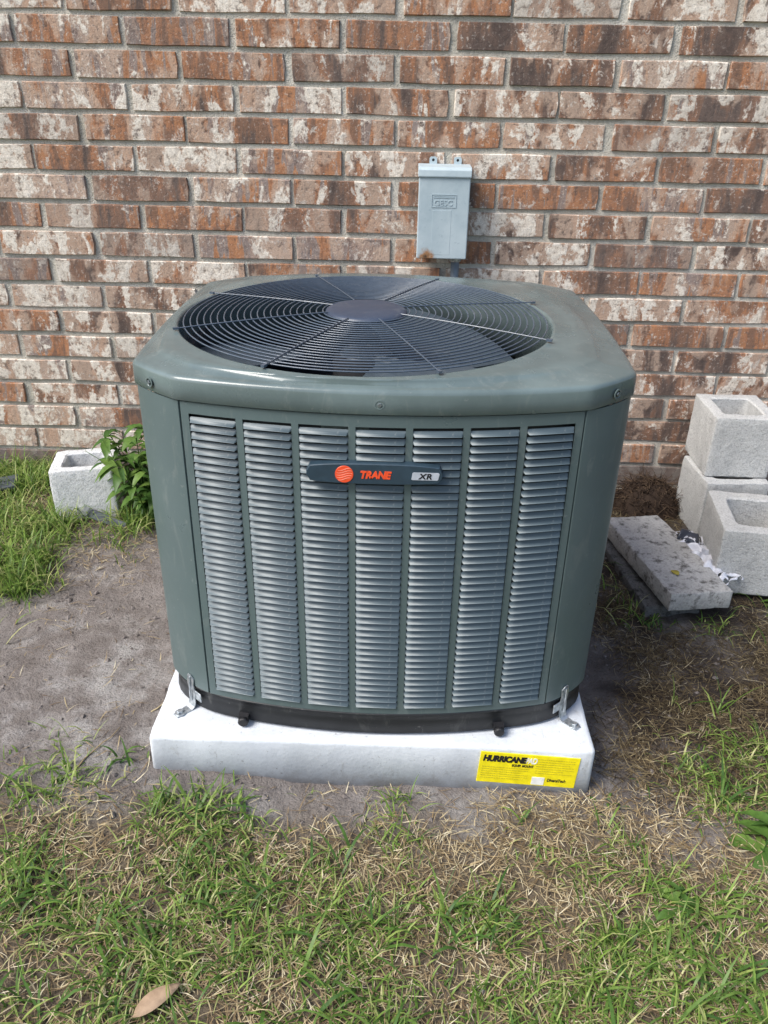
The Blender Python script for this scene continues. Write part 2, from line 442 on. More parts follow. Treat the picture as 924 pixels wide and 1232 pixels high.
# ------------------------------------------------------------------ ground
D = 2.4684            # distance of the brick faces
GREEN = [(-0.589, 0.979, 0.13, 0.143, 0.6), (-0.481, 0.839, 0.145, 0.144, 0.8), (-0.487, 0.717, 0.121, 0.112, 0.9), (-0.369, 0.773, 0.101, 0.098, 0.6), (-0.272, 0.924, 0.125, 0.133, 0.9), (-0.182, 0.88, 0.095, 0.1, 0.9), (-0.352, 1.025, 0.074, 0.087, 0.5), (-0.026, 0.747, 0.111, 0.105, 1.6), (0.097, 0.739, 0.123, 0.114, 1.8), (0.221, 0.756, 0.1, 0.095, 1.8), (0.301, 0.785, 0.076, 0.076, 1.5), (0.185, 0.887, 0.068, 0.073, 0.8), (0.367, 0.857, 0.08, 0.083, 0.5), (0.497, 0.939, 0.085, 0.092, 0.7), (0.532, 0.878, 0.068, 0.072, 0.7), (0.414, 0.738, 0.074, 0.071, 0.5), (0.541, 0.756, 0.075, 0.072, 0.9), (0.625, 1.209, 0.099, 0.125, 0.6), (0.699, 1.281, 0.086, 0.114, 0.6), (0.676, 1.127, 0.063, 0.078, 0.4), (-0.64, 1.071, 0.076, 0.092, 0.4), (0.005, 1.05, 0.053, 0.063, 0.5), (-1.20, 2.36, 0.20, 0.224, 0.9), (-1.142, 2.2, 0.13, 0.2, 0.8), (-1.007, 2.051, 0.083, 0.159, 0.8), (-1.047, 1.865, 0.078, 0.138, 1.4), (-0.977, 1.727, 0.059, 0.1, 1), (-0.949, 2.095, 0.073, 0.142, 0.4), (-0.772, 2.04, 0.059, 0.114, 0.6), (0.603, 1.871, 0.068, 0.119, 0.6), (0.665, 1.727, 0.053, 0.089, 0.5), (0.993, 1.933, 0.081, 0.144, 0.8), (0.784, 1.708, 0.053, 0.087, 0.4),
         (-1.35, 2.1, 0.2, 0.4, 1.0), (-1.3, 1.7, 0.2, 0.3, 0.8), (1.25, 1.9, 0.2, 0.3, 0.7), (1.0, 1.2, 0.2, 0.3, 0.6)]
DRY = [(0.197, 1.012, 0.177, 0.19, 1.2), (0.05, 1.024, 0.134, 0.149, 1), (-0.054, 1.019, 0.104, 0.118, 0.9), (0.309, 0.981, 0.145, 0.156, 1), (0.669, 1.462, 0.17, 0.232, 0.8), (0.806, 1.59, 0.16, 0.234, 0.7), (0.603, 1.301, 0.139, 0.18, 0.6), (-0.465, 1.002, 0.117, 0.131, 0.6), (-0.104, 0.783, 0.101, 0.099, 0.8), (0.317, 0.87, 0.108, 0.111, 0.8), (0.496, 0.806, 0.116, 0.113, 0.8), (0.371, 0.762, 0.087, 0.085, 0.6), (-0.331, 0.775, 0.151, 0.142, 0.4), (-0.245, 1.011, 0.118, 0.133, 0.5), (-0.832, 1.966, 0.139, 0.246, 0.4), (0.497, 1.042, 0.12, 0.136, 0.6), (-1.1, 2.15, 0.2, 0.28, 0.9), (1.0, 1.5, 0.2, 0.4, 0.6)]

def sstep(a, b, x):
    t = min(1.0, max(0.0, (x - a) / (b - a))); return t * t * (3 - 2 * t)
def base_slope(x, y):
    near = -0.014 - 0.021 * math.tanh((x + 0.27) / 0.2)
    far = -0.013 * math.tanh(x / 0.6)
    t = sstep(1.5, 2.1, y)
    z = near * (1 - t) + far * t
    return z * (1 - sstep(1.6, 3.0, abs(x)))
def gz(x, y):
    d = max(abs(x), abs(y - 1.2))
    k = 1.0 - 0.6 * sstep(1.6, 3, d)
    z = base_slope(x, y) + k * (0.010 * fbm(x, y, 3.2, 3, 3.1) + 0.0055 * fbm(x, y, 13, 4, 9.7))
    # the soil was scraped away from the pad's edge
    return z
def band_noise(x, y): return fbm(x, y, 2.2, 3, 21.0) * 0.5
def green_density(x, y):
    d = 0.0
    for cx, cy, rx, ry, w in GREEN:
        q = ((x - cx) / rx) ** 2 + ((y - cy) / ry) ** 2
        if q < 4: d += w * math.exp(-q * 1.1)
    lawn = 1 - sstep(0.97, 1.10, y + 0.05 * fbm(x, y, 5, 2, 4.0) + 0.06 * (x > 0.3) * 0)
    d += 0.13 * lawn
    if y < 0.66: d += 0.5 * (1 - sstep(0.55, 0.7, y))
    if abs(x) > 1.25 and y < 1.6: d += 0.45 * sstep(1.25, 1.6, abs(x))
    patch = 0.12 + 1.45 * sstep(-0.20, 0.28, fbm(x, y, 8, 3, 77))
    return d * patch
def dry_density(x, y):
    d = 0.0
    for cx, cy, rx, ry, w in DRY:
        q = ((x - cx) / rx) ** 2 + ((y - cy) / ry) ** 2
        if q < 4: d += w * math.exp(-q * 1.0)
    lawn = 1 - sstep(0.98, 1.12, y + 0.05 * fbm(x, y, 5, 2, 4.0))
    d += 0.60 * lawn
    d += 0.35 * sstep(0.42, 0.6, x) * (1 - sstep(2.1, 2.3, y))
    if x < -0.45 and 1.12 < y < 1.9: d *= 0.25
    if -0.5 < x < 0.20: d *= 1 - 0.88 * sstep(0.99, 1.07, y + 0.04 * fbm(x, y, 8, 2, 6.0))
    return 0.0 if x > 0.40 and y > 1.16 else d + 0.02
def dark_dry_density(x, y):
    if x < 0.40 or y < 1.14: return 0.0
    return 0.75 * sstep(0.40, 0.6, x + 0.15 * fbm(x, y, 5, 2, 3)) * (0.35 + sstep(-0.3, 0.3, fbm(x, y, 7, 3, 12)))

def axis(lo, hi, step, far):
    a = list(np.arange(lo, hi + 1e-6, step))
    s = step; x = hi; up_ = []
    while x < far: s *= 1.35; x += s; up_.append(x)
    s = step; x = lo; dn = []
    while x > -far: s *= 1.35; x -= s; dn.append(x)
    return dn[::-1] + a + up_
xs = axis(-1.35, 1.25, 0.012, 70); ys = axis(0.45, 2.5, 0.012, 70)
gv, gf, gc = [], [], []
nx = len(xs)
for yy in ys:
    for xx in xs:
        if -1.5 < xx < 1.4 and 0.3 < yy < 2.6:
            z = gz(xx, yy) + 0.0042 * fbm(xx, yy, 42, 3, 5.5)
        elif abs(xx) < 4 and abs(yy) < 5: z = gz(xx, yy)
        else: z = -0.01
        gv.append((xx, yy, z))
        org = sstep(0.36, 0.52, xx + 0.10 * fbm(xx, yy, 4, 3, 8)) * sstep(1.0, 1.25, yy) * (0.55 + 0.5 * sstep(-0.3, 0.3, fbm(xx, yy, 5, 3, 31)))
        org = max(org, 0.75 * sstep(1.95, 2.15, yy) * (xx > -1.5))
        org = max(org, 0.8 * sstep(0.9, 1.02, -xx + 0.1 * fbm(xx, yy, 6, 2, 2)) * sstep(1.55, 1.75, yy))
        th = 0.85 * (1 - sstep(0.99, 1.14, yy + 0.06 * fbm(xx, yy, 5, 3, 4.0)))
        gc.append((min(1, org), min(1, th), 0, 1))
for j in range(len(ys) - 1):
    for i in range(nx - 1):
        a = j * nx + i
        gf.append((a, a + 1, a + 1 + nx, a + nx))
gme = make_mesh('ground', gv, gf, True)
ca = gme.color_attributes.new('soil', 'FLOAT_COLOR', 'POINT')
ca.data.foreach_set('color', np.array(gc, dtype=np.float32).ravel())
ground = obj('ground', gme, M_GROUND)
tag(ground, 'grey-brown bare soil and thin lawn in front of the brick wall', 'ground', kind='structure')

# ------------------------------------------------------------------ brick wall
BL, BH = 0.29, 0.077758
X0, ZTOP = -1.04425, 1.3219          # joint lattice
JT = 0.0128                          # mortar joint
wall = empty('brick_wall', (0, D, 0))
tag(wall, 'weathered red, brown and whitewashed brick wall behind the unit', 'wall')
def brick_shape(r_, w, h, depth=0.09, jit=1.0):
    """front outline with jittered corners, chamfered, closed back; origin at the centre of the front face"""
    hw, hh = w / 2, h / 2
    out = []
    for t in (-1, -0.35, 0.35): out.append((t * hw, -hh))
    out.append((hw, -hh)); out.append((hw, 0.05 * hh))
    for t in (1, 0.35, -0.35): out.append((t * hw, hh))
    out.append((-hw, hh)); out.append((-hw, -0.05 * hh))
    ring0 = []; ring1 = []; ring2 = []
    for (x, z) in out:
        corner = abs(abs(x) - hw) < 1e-6 and abs(abs(z) - hh) < 1e-6
        jx = r_.uniform(-1, 1) * 0.0021 * jit; jz = r_.uniform(-1, 1) * 0.0017 * jit
        p = Vector((x * (0.994 if corner else 1) + jx, 0, z * (0.985 if corner else 1) + jz))
        ring2.append(Vector((p.x, depth, p.z)))
        ring1.append(Vector((p.x, 0.0035 + r_.uniform(0, 0.001), p.z)))
        ch = r_.uniform(0.0009, 0.0026)
        ring0.append(Vector((p.x - math.copysign(ch, x) * (abs(x) > 0.9 * hw), r_.uniform(-0.0006, 0.0006), p.z - math.copysign(ch, z) * (abs(z) > 0.8 * hh))))
    return [ring2, ring1, ring0]
variants = []
for k in range(9):
    b = MB(); b.loft(brick_shape(rng, BL - JT, BH - JT), True, True)
    me = fix_normals(b.mesh('brick')); me.materials.append(M_BRICK); variants.append(me)
rest = MB()
brick_rng = random.Random(21)
for r_ in range(-14, 18):
    zc = ZTOP - BH * (r_ - 0.5)
    for n in range(-11, 18):
        xl = X0 + BL * (n + 0.5 * ((r_ + 1) % 2))
        xc = xl + BL / 2
        jx = brick_rng.uniform(-0.004, 0.004); jw = brick_rng.uniform(-0.005, 0.004)
        dy = brick_rng.uniform(-0.0022, 0.0022); tilt = brick_rng.uniform(-0.006, 0.006); rz = brick_rng.uniform(-0.008, 0.008)
        if -1.62 < xc < 1.62 and r_ >= -1:
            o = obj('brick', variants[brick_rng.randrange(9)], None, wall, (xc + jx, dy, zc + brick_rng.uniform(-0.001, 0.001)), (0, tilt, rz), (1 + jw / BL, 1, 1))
            w = brick_rng.gauss(0.50 - 0.07 * max(-1, min(1, xc)), 0.16)  # whitewash rises to the left: brighter, veiled light there put into the colour
            hu = brick_rng.gauss(0.50 - 0.10 * max(-1, min(1, xc)), 0.24)  # hue leans paler left, browner right, for the same painted-in light
            dk = max(0.0, brick_rng.gauss(-0.10, 0.24))
            if r_ == 17: dk = brick_rng.uniform(0.6, 0.85); w = brick_rng.uniform(0.35, 0.7)
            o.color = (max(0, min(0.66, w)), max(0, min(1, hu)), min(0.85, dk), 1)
        else:
            lp = brick_shape(brick_rng, BL - JT + jw, BH - JT)
            rest.loft([[p + Vector((xc + jx, dy, zc)) for p in l] for l in lp], True, True)
rb = rest.build('brick_field', M_BRICK, wall)
rb.color = (0.5, 0.5, 0.0, 1)
tag(rb, kind='stuff'); fix_normals(rb.data)
# mortar body: the bed that shows in the joints, slightly uneven
mb = MB()
mxs = np.linspace(-4.2, 5.0, 231); mzs = np.linspace(-0.25, 2.42, 120)
vs = []
for z in mzs:
    for x in mxs:
        vs.append((x, 0.0068 + 0.0016 * fbm(x, z, 9, 3, 1.0), z))
nm = len(mxs); fs = [(j * nm + i, j * nm + i + 1, (j + 1) * nm + i + 1, (j + 1) * nm + i) for j in range(len(mzs) - 1) for i in range(nm - 1)]
b0 = len(vs)
for x, z in ((-4.2, -0.25), (5.0, -0.25), (5.0, 2.42), (-4.2, 2.42)): vs.append((x, 0.22, z))
top = [(len(mzs) - 1) * nm + i for i in range(nm)]; bot = list(range(nm))
fs.append((b0 + 1, b0, b0 + 3, b0 + 2))
fs.append(tuple(top + [b0 + 2, b0 + 3])); fs.append(tuple(bot[::-1] + [b0, b0 + 1]))
fs.append(tuple([j * nm for j in range(len(mzs))] + [b0 + 3, b0])); fs.append(tuple([j * nm + nm - 1 for j in range(len(mzs))][::-1] + [b0 + 1, b0 + 2]))
mb.add(vs, fs)
mo = mb.build('mortar', M_MORTAR, wall)

# ------------------------------------------------------------------ electrical disconnect box
bx = empty('disconnect_box', (0.106, D, 0.735))
tag(bx, 'small pale grey metal electrical disconnect box mounted on the brick wall', 'electrical box')
BW, BHt, BD = 0.140, 0.238, 0.085
def rbox(x0, x1, y0, y1, z0, z1, bev, seg=2):
    q = MB(); q.box(((x0 + x1) / 2, (y0 + y1) / 2, (z0 + z1) / 2), (x1 - x0, y1 - y0, z1 - z0)); me = q.mesh('m')
    return bevel_mesh(me, bev, seg)
obj('body', rbox(-BW / 2 + 0.004, BW / 2 - 0.004, -BD + 0.012, -0.004, 0.004, BHt - 0.006, 0.003), M_BOX, bx)
cv = obj('cover', rbox(-BW / 2, BW / 2, -BD - 0.002, -BD + 0.0115, 0.0, BHt - 0.02, 0.0028), M_BOX, bx)
hd = MB()
prof = [(-0.003, 0.0), (-BD - 0.006, 0.0), (-BD - 0.0075, 0.003), (-BD - 0.006, 0.019), (-BD + 0.004, 0.026), (-0.003, 0.0275)]
hd.loft([[Vector((sx * (BW / 2 + 0.002), y, BHt - 0.024 + z)) for y, z in prof] for sx in (-1, 1)])
hd_o = obj('hood', bevel_mesh(fix_normals(hd.mesh('hood')), 0.0016, 2), M_BOX, bx)
for sx in (-0.031, 0.037):
    t = MB(); n_ = 14
    # mounting tab: rounded plate with a real hole
    out = [(-0.0105, 0), (0.0105, 0), (0.0105, 0.014), (0.0075, 0.020), (-0.0075, 0.020), (-0.0105, 0.014)]
    oc = []
    for k in range(24):
        a = -PI / 2 + 2 * PI * k / 24
        d_ = Vector((math.cos(a), math.sin(a)))
        s = min(0.0105 / max(1e-6, abs(d_.x)), 0.0105 / max(1e-6, abs(d_.y)))
        s = min(s, 0.0125)
        oc.append((d_.x * s, 0.010 + d_.y * s))
    ic = [(0.0038 * math.cos(-PI / 2 + 2 * PI * k / 24), 0.012 + 0.0038 * math.sin(-PI / 2 + 2 * PI * k / 24)) for k in range(24)]
    t.loft([[Vector((x, -0.003, z)) for x, z in ic], [Vector((x, -0.003, z)) for x, z in oc], [Vector((x, -0.0055, z)) for x, z in oc], [Vector((x, -0.0055, z)) for x, z in ic], [Vector((x, -0.003, z)) for x, z in ic]], False, False)
    tb = obj('mounting_tab', fix_normals(t.mesh('mounting_tab')), M_BOX, bx, (sx, 0, BHt + 0.001))
    sc = MB(); sc.cyl((0, -0.001, 0.012), 0.0036, 0.0015, 12, 'Y'); sc.build('screw', M_RUBBER, tb)
# raised frame and lettering pressed into the cover
yf = -BD - 0.002
fr = MB()
EMB = 0.5
for (x0, x1, z0, z1) in ((-0.034, 0.034, 0.170, 0.1715), (-0.034, 0.034, 0.1375, 0.139), (-0.034, -0.0325, 0.139, 0.170), (0.0325, 0.034, 0.139, 0.170)):
    fr.box(((x0 + x1) / 2, yf - 0.0006, (z0 + z1) / 2), (x1 - x0, 0.0012, z1 - z0))
fr.box((0, yf - 0.0004, 0.1625), (0.056, 0.0014, 0.0012)); fr.box((0, yf - 0.0004, 0.1665), (0.056, 0.0014, 0.0012))
fr.build('embossed_frame', M_BOX, cv)
tm = text_mesh('embossed_lettering', 'GESC', 0.0205, 0, 0.0004, 0.0009, 1.06); tm.materials.append(M_BOX)
obj('embossed_lettering', tm, None, cv, (-0.027, yf - 0.0004, 0.1425), (PI / 2, 0, 0))
obj('pressed_panel', rbox(-0.030, 0.022, yf - 0.0004, yf + 0.001, 0.012, 0.130, 0.0003, 1), M_BOX, cv)
cd = MB(); cd.tube([(0.043, -0.032, 0.012), (0.044, -0.032, -0.15), (0.045, -0.030, -0.40), (0.045, -0.030, -0.72)], 0.0125, 16)
cd.build('conduit', M_CONDUIT, bx, True)
cf = MB(); cf.cyl((0.0432, -0.032, -0.016), 0.017, 0.0195, 8, 'Z', 0.002); cf.build('conduit_fitting', M_GALV, bx)

# ------------------------------------------------------------------ concrete pad and its sticker
PX0, PX1, PY0, PY1, PZ0, PZ1 = -0.459, 0.388, 1.1565, 2.03, -0.06, 0.0755
pad = empty('equipment_pad', ((PX0 + PX1) / 2, (PY0 + PY1) / 2, PZ0))
tag(pad, 'white-coated square concrete pad under the air conditioner', 'pad')
pw, pd_, ph = PX1 - PX0, PY1 - PY0, PZ1 - PZ0
pm = MB()
def rrect(w, d, r, n=5, z=0, cx=0, cy=0):
    pts = []
    for (sx, sy, a0) in ((1, -1, -PI / 2), (1, 1, 0), (-1, 1, PI / 2), (-1, -1, PI)):
        for k in range(n + 1):
            a = a0 + PI / 2 * k / n
            pts.append(Vector((cx + sx * (w / 2 - r) + r * math.cos(a), cy + sy * (d / 2 - r) + r * math.sin(a), z)))
    return pts
lp = []
for dd, z in ((0.0, 0), (0.001, ph - 0.008), (0.002, ph - 0.0035), (0.0045, ph - 0.0009), (0.010, ph)):
    ring = rrect(pw - 2 * dd, pd_ - 2 * dd, 0.008, 4, z)
    # subdivide sides so the edge can wander
    fine = []
    for i in range(len(ring)):
        a, b_ = ring[i], ring[(i + 1) % len(ring)]
        k = max(1, int((b_ - a).length / 0.02))
        for t in range(k): fine.append(a.lerp(b_, t / k))
    lp.append(fine)
npts = min(len(l) for l in lp)
base_ring = lp[0]
lp2 = []
for dd, z in ((0.0, 0), (0.001, ph - 0.008), (0.002, ph - 0.0035), (0.0045, ph - 0.0009), (0.010, ph)):
    row = []
    for p in base_ring:
        sx = 1 - 2 * dd / pw; sy = 1 - 2 * dd / pd_
        q = Vector((p.x * sx, p.y * sy, z))
        wob = 0.0020 * fbm(q.x + 3, q.y + q.z * 3, 24, 5, 2.2)
        q.x += wob * (1 if q.x > 0 else -1); q.y += wob * (1 if q.y > 0 else -1)
        q.z += 0.001 * fbm(q.x, q.y, 12, 2, 8.0) if z > 0.02 else 0
        row.append(q)
    lp2.append(row)
pm.loft(lp2)
pm.build('slab', M_PAD, pad, False)
pad.children[0].data.polygons.foreach_set('use_smooth', [len(p.vertices) == 4 for p in pad.children[0].data.polygons])
# yellow sticker on the front face
sk = obj('sticker', rbox(0, 0.189, -0.0012, 0.0008, -0.0765, 0, 0.0004, 1), M_YELLOW, pad, (0.172 - pad.location.x, PY0 - pad.location.y - 0.0010, 0.0685 - PZ0), (0, R(3.4), 0))
def sticker_text(name, s, x, z, size, mat, shear=0.0, off=0.0, sp=1.0, sx=1.0):
    me = text_mesh(name, s, size, shear, off, 0.0002, sp); me.materials.append(mat)
    obj(name, me, None, sk, (x, -0.0016, z), (PI / 2, 0, 0), (sx, 1, 1))
sticker_text('lettering', 'HURRICANE', 0.006, -0.0212, 0.0195, M_INK, 0.12, 0.0013, 0.95, 0.78)
sticker_text('lettering', 'PAD', 0.0862, -0.0212, 0.0195, M_WHITEINK, 0.12, 0.0006, 0.93, 0.62)
sticker_text('lettering', 'EQUIP. MOUNT', 0.062, -0.0315, 0.0082, M_INK, 0.1, 0.00025, 1.0, 0.72)
def ruled(x0, x1, z0, rows, dz, h, mat):
    q = MB(); rr = random.Random(int(x0 * 1e4))
    for k in range(rows):
        x = x0
        xe = x1 - rr.uniform(0, 0.25) * (x1 - x0) * (k % 3 == 2)
        while x < xe:
            w = rr.uniform(0.002, 0.006)
            q.box((min(x + w, xe) / 2 + x / 2, -0.0015, z0 - k * dz), (max(0.001, min(w, xe - x)), 0.0004, h)); x += w + 0.0012
    return q
M_FAINT = simple('faint_small_print', (0.46, 0.39, 0.02), 0.5)
ruled(0.006, 0.096, -0.036, 6, 0.0056, 0.0012, M_FAINT).build('small_print', M_FAINT, sk)
ruled(0.108, 0.180, -0.009, 7, 0.0058, 0.0012, M_FAINT).build('small_print', M_FAINT, sk)
q = MB(); q.box((0.117, -0.0016, -0.0640), (0.024, 0.0006, 0.019)); wp = q.build('white_patch', M_WHITEINK, sk)
sticker_text('lettering', 'DiversiTech', 0.134, -0.0635, 0.0105, M_INK, 0.1, 0.0002, 0.95, 0.74)

# ------------------------------------------------------------------ air conditioner
UC = Vector((-0.028, 1.590, PZ1 + 0.0015))
ac = empty('air_conditioner', UC)
tag(ac, 'grey-green outdoor air conditioner with louvered sides and round fan guard on top', 'air conditioner')
def Z(z): return z - UC.z
ZB, ZP, ZH = 0.079, 0.130, 0.728      # bottom of base pan, bottom of panels, underside of hood
FX, FY, SX, SY = 0.326, 0.366, 0.412, 0.291
FB, SB = 0.044, 0.010
def arc(p, q, bow, n):
    p, q = Vector(p), Vector(q); c = (q - p).length
    nrm = Vector(((q - p).y, -(q - p).x)).normalized()
    out = []
    for i in range(n):
        t = i / n
        out.append(p.lerp(q, t) + nrm * bow * (1 - (2 * t - 1) ** 2))
    return out
def outline(nf=24, ns=20, nc=6, cb=0.006):
    o = []
    o += arc((-FX, -FY), (FX, -FY), FB, nf)
    o += arc((FX, -FY), (SX, -SY), cb, nc)
    o += arc((SX, -SY), (SX, SY), SB, ns)
    o += arc((SX, SY), (FX, FY), cb, nc)
    o += arc((FX, FY), (-FX, FY), FB, nf)
    o += arc((-FX, FY), (-SX, SY), cb, nc)
    o += arc((-SX, SY), (-SX, -SY), SB, ns)
    o += arc((-SX, -SY), (-FX, -FY), cb, nc)
    return o
def smooth_loop(o, it=1):
    for _ in range(it):
        n = len(o)
        o = [(o[i - 1] + o[i] * 2 + o[(i + 1) % n]) / 4 for i in range(n)]
    return o
def offset_loop(o, d):
    n = len(o); res = []
    for i in range(n):
        t = (o[(i + 1) % n] - o[i - 1]).normalized()
        res.append(o[i] + Vector((-t.y, t.x)) * d)      # inward for a counter-clockwise loop
    return res
OL = outline()
def ring3(o, z): return [Vector((p.x, p.y, Z(z))) for p in o]

# base pan
sm = smooth_loop(OL, 3)
bp = MB()
bp.loft([ring3(offset_loop(sm, 0.030), ZB), ring3(offset_loop(sm, 0.004), ZB), ring3(offset_loop(sm, -0.001), ZB + 0.004), ring3(offset_loop(sm, 0.0015), ZB + 0.030),
         ring3(offset_loop(sm, 0.0025), ZP - 0.007), ring3(offset_loop(sm, -0.001), ZP - 0.005), ring3(offset_loop(sm, -0.001), ZP - 0.0015), ring3(offset_loop(sm, 0.03), ZP - 0.0015)], True, True)
bpo = bp.build('base_pan', M_BASE, ac)
bpo.data.polygons.foreach_set('use_smooth', [len(p.vertices) == 4 for p in bpo.data.polygons])
for (x, y) in ((-0.255, -0.389), (0.235, -0.394), (-0.255, 0.385), (0.235, 0.385)):
    ft = MB(); ft.cyl((0, 0, 0), 0.0100, 0.008, 14, 'Y', 0.002)
    ft.box((0, 0.012, 0.002), (0.019, 0.024, 0.014))
    s = 1 if y < 0 else -1
    obj('rubber_clip', fix_normals(ft.mesh('rubber_clip')), M_RUBBER, ac, (x, y - s * 0.006, Z(ZB) + 0.0100), (0, 0, 0 if s > 0 else PI))

# condenser coil behind the louvers
co = MB()
o1, o2 = offset_loop(sm, 0.024), offset_loop(sm, 0.050)
co.loft([ring3(o1, ZP), ring3(o1, ZH - 0.004), ring3(o2, ZH - 0.004), ring3(o2, ZP), ring3(o1, ZP)], False, False)
co.build('condenser_coil', M_COIL, ac)

# louver: a pressed slat, shallow at its ends
LW, LH = 0.0785, 0.01362
NROW = 41
lv = MB()
stations = [(-LW / 2, 0.0), (-LW / 2 + 0.0024, 1.0), (LW / 2 - 0.0024, 1.0), (LW / 2, 0.0)]
prof = [(0.0038, 0.0078), (0.0030, 0.0082), (0.0012, 0.0054), (-0.0014, 0.0028), (-0.0040, 0.0011), (-0.0052, 0.0003), (-0.0044, 0.0), (-0.0012, 0.0014), (0.0036, 0.0068)]
vs = []
for x, k in stations:
    for (y, z) in prof:
        vs.append((x, 0.0012 + (y - 0.0012) * (k if y < 0.0012 else 1) if k else 0.0012 + 0.0012 * (y > 0.0012), z * (1 if k else 0.8) + (0 if k else 0.0012)))
np_ = len(prof); fs = []
for a in range(3):
    for i in range(np_):
        j = (i + 1) % np_
        fs.append((a * np_ + i, (a + 1) * np_ + i, (a + 1) * np_ + j, a * np_ + j))
fs.append(tuple(range(np_))); fs.append(tuple(3 * np_ + i for i in range(np_ - 1, -1, -1)))
lv.add(vs, fs)
louver_me = fix_normals(lv.mesh('louver')); louver_me.materials.append(M_LOUV)
louver_me.polygons.foreach_set('use_smooth', [len(p.vertices) == 4 for p in louver_me.polygons]); louver_me.set_sharp_from_angle(angle=R(50))


def panel(name, chord, bow, ncol, pitch, loc, rz, individual, trim=0.004):
    """sheet panel with column openings; local x along chord, outward = -y"""
    half = chord / 2 - trim
    def yb(x): return -bow * (1 - (2 * x / chord) ** 2)
    xe = [-half]
    cent = [(i - (ncol - 1) / 2) * pitch for i in range(ncol)]
    for c in cent: xe += [c - LW / 2, c + LW / 2]
    xe.append(half)
    v0 = ZP + 0.017
    vz = [ZP, v0, v0 + NROW * LH + 0.001, ZH - 0.002]
    xs_ = []; isopen = []
    for i in range(len(xe) - 1):
        k = 3
        for t in range(k): xs_.append(xe[i] + (xe[i + 1] - xe[i]) * t / k); isopen.append(i % 2 == 1)
    xs_.append(xe[-1])
    q = MB(); vs = []; fs = []
    n = len(xs_)
    for yo in (0.0, 0.005):
        for z in vz:
            for x in xs_: vs.append((x, yb(x) + yo, Z(z)))
    def idx(l, j, i): return l * n * 4 + j * n + i
    solid = {}
    for j in range(3):
        for i in range(n - 1):
            solid[(j, i)] = not (j == 1 and isopen[i])
    for (j, i), s in solid.items():
        if not s: continue
        fs.append((idx(0, j, i), idx(0, j, i + 1), idx(0, j + 1, i + 1), idx(0, j + 1, i)))
        fs.append((idx(1, j, i), idx(1, j + 1, i), idx(1, j + 1, i + 1), idx(1, j, i + 1)))
        for (dj, di, a, b_) in ((-1, 0, (j, i), (j, i + 1)), (1, 0, (j + 1, i + 1), (j + 1, i)), (0, -1, (j + 1, i), (j, i)), (0, 1, (j, i + 1), (j + 1, i + 1))):
            if not solid.get((j + dj, i + di), False):
                fs.append((idx(0, *a), idx(1, *a), idx(1, *b_), idx(0, *b_)))
    q.add(vs, fs)
    me = fix_normals(q.mesh(name)); 
    p = obj(name, me, M_GREEN, ac, loc, (0, 0, rz))
    joined = MB()
    for c in cent:
        ang = math.atan(8 * bow * c / chord ** 2)
        for rI in range(NROW):
            z = Z(v0 + 0.0006 + rI * LH)
            if individual:
                obj('louver', louver_me, None, p, (c, yb(c) + 0.0004, z), (0, 0, ang))
            else:
                mm = Matrix.Translation((c, yb(c) + 0.0004, z)) @ Matrix.Rotation(ang, 4, 'Z')
                joined.add([mm @ v.co for v in louver_me.vertices], [tuple(pp.vertices) for pp in louver_me.polygons])
    if not individual:
        jo = joined.build('louver_field', M_LOUV, p, True); tag(jo, kind='stuff')
    return p
panel('louvered_panel', 2 * FX, FB, 7, 0.0897, (0, -FY, 0), 0, True, 0.0045)
panel('louvered_panel', 2 * SY, SB, 6, 0.0897, (SX, 0, 0), PI / 2, False)
panel('louvered_panel', 2 * FX, FB, 7, 0.0897, (0, FY, 0), PI, False)
panel('louvered_panel', 2 * SY, SB, 6, 0.0897, (-SX, 0, 0), -PI / 2, False)

# corner panels with small returns
for sx, sy in ((-1, -1), (1, -1), (1, 1), (-1, 1)):
    A = Vector((sx * FX, sy * FY)); B = Vector((sx * SX, sy * SY))
    mid_n = Vector((sx * 0.65, sy * 0.76)).normalized()
    t1 = Vector((-sx, 0.0)); slope_f = 4 * FB / (2 * FX); slope_s = 4 * SB / (2 * SY)
    fdir = Vector((-sx, sy * slope_f)).normalized(); sdir_ = Vector((sx * slope_s, -sy)).normalized()
    line = [A + fdir * 0.0025 - mid_n * 0.010, A + fdir * 0.0025 + Vector((0, 0)), A + fdir * -0.004 + (B - A).normalized() * 0.001]
    line = [A + fdir * 0.0010 - mid_n * 0.012, A + fdir * 0.0010]
    for t in (0.06, 0.12, 0.22, 0.4, 0.6, 0.78, 0.88, 0.94):
        line.append(A.lerp(B, t) + mid_n * 0.006 * (1 - (2 * t - 1) ** 2) * 1.2)
    line += [B + sdir_ * 0.0022, B + sdir_ * 0.0022 - mid_n * 0.012]
    q = MB(); n = len(line)
    vs = [Vector((p.x, p.y, Z(z))) for z in (ZP + 0.001, ZH - 0.0015) for p in line]
    inn = [p - mid_n * 0.002 for p in line]
    vs += [Vector((p.x, p.y, Z(z))) for z in (ZP + 0.001, ZH - 0.0015) for p in inn]
    fs = []
    for i in range(n - 1):
        fs += [(i, i + 1, n + i + 1, n + i), (2 * n + i, 3 * n + i, 3 * n + i + 1, 2 * n + i + 1), (i, 2 * n + i, 2 * n + i + 1, i + 1), (n + i, n + i + 1, 3 * n + i + 1, 3 * n + i)]
    fs += [(0, n, 3 * n, 2 * n), (n - 1, 3 * n - 1, 4 * n - 1, 2 * n - 1)]
    q.add(vs, fs); me = fix_normals(q.mesh('corner_panel'))
    cpo = obj('corner_panel', me, M_GREEN, ac)
    me.polygons.foreach_set('use_smooth', [True] * len(me.polygons))
    for e in me.edges: pass
    me.set_sharp_from_angle(angle=R(35))

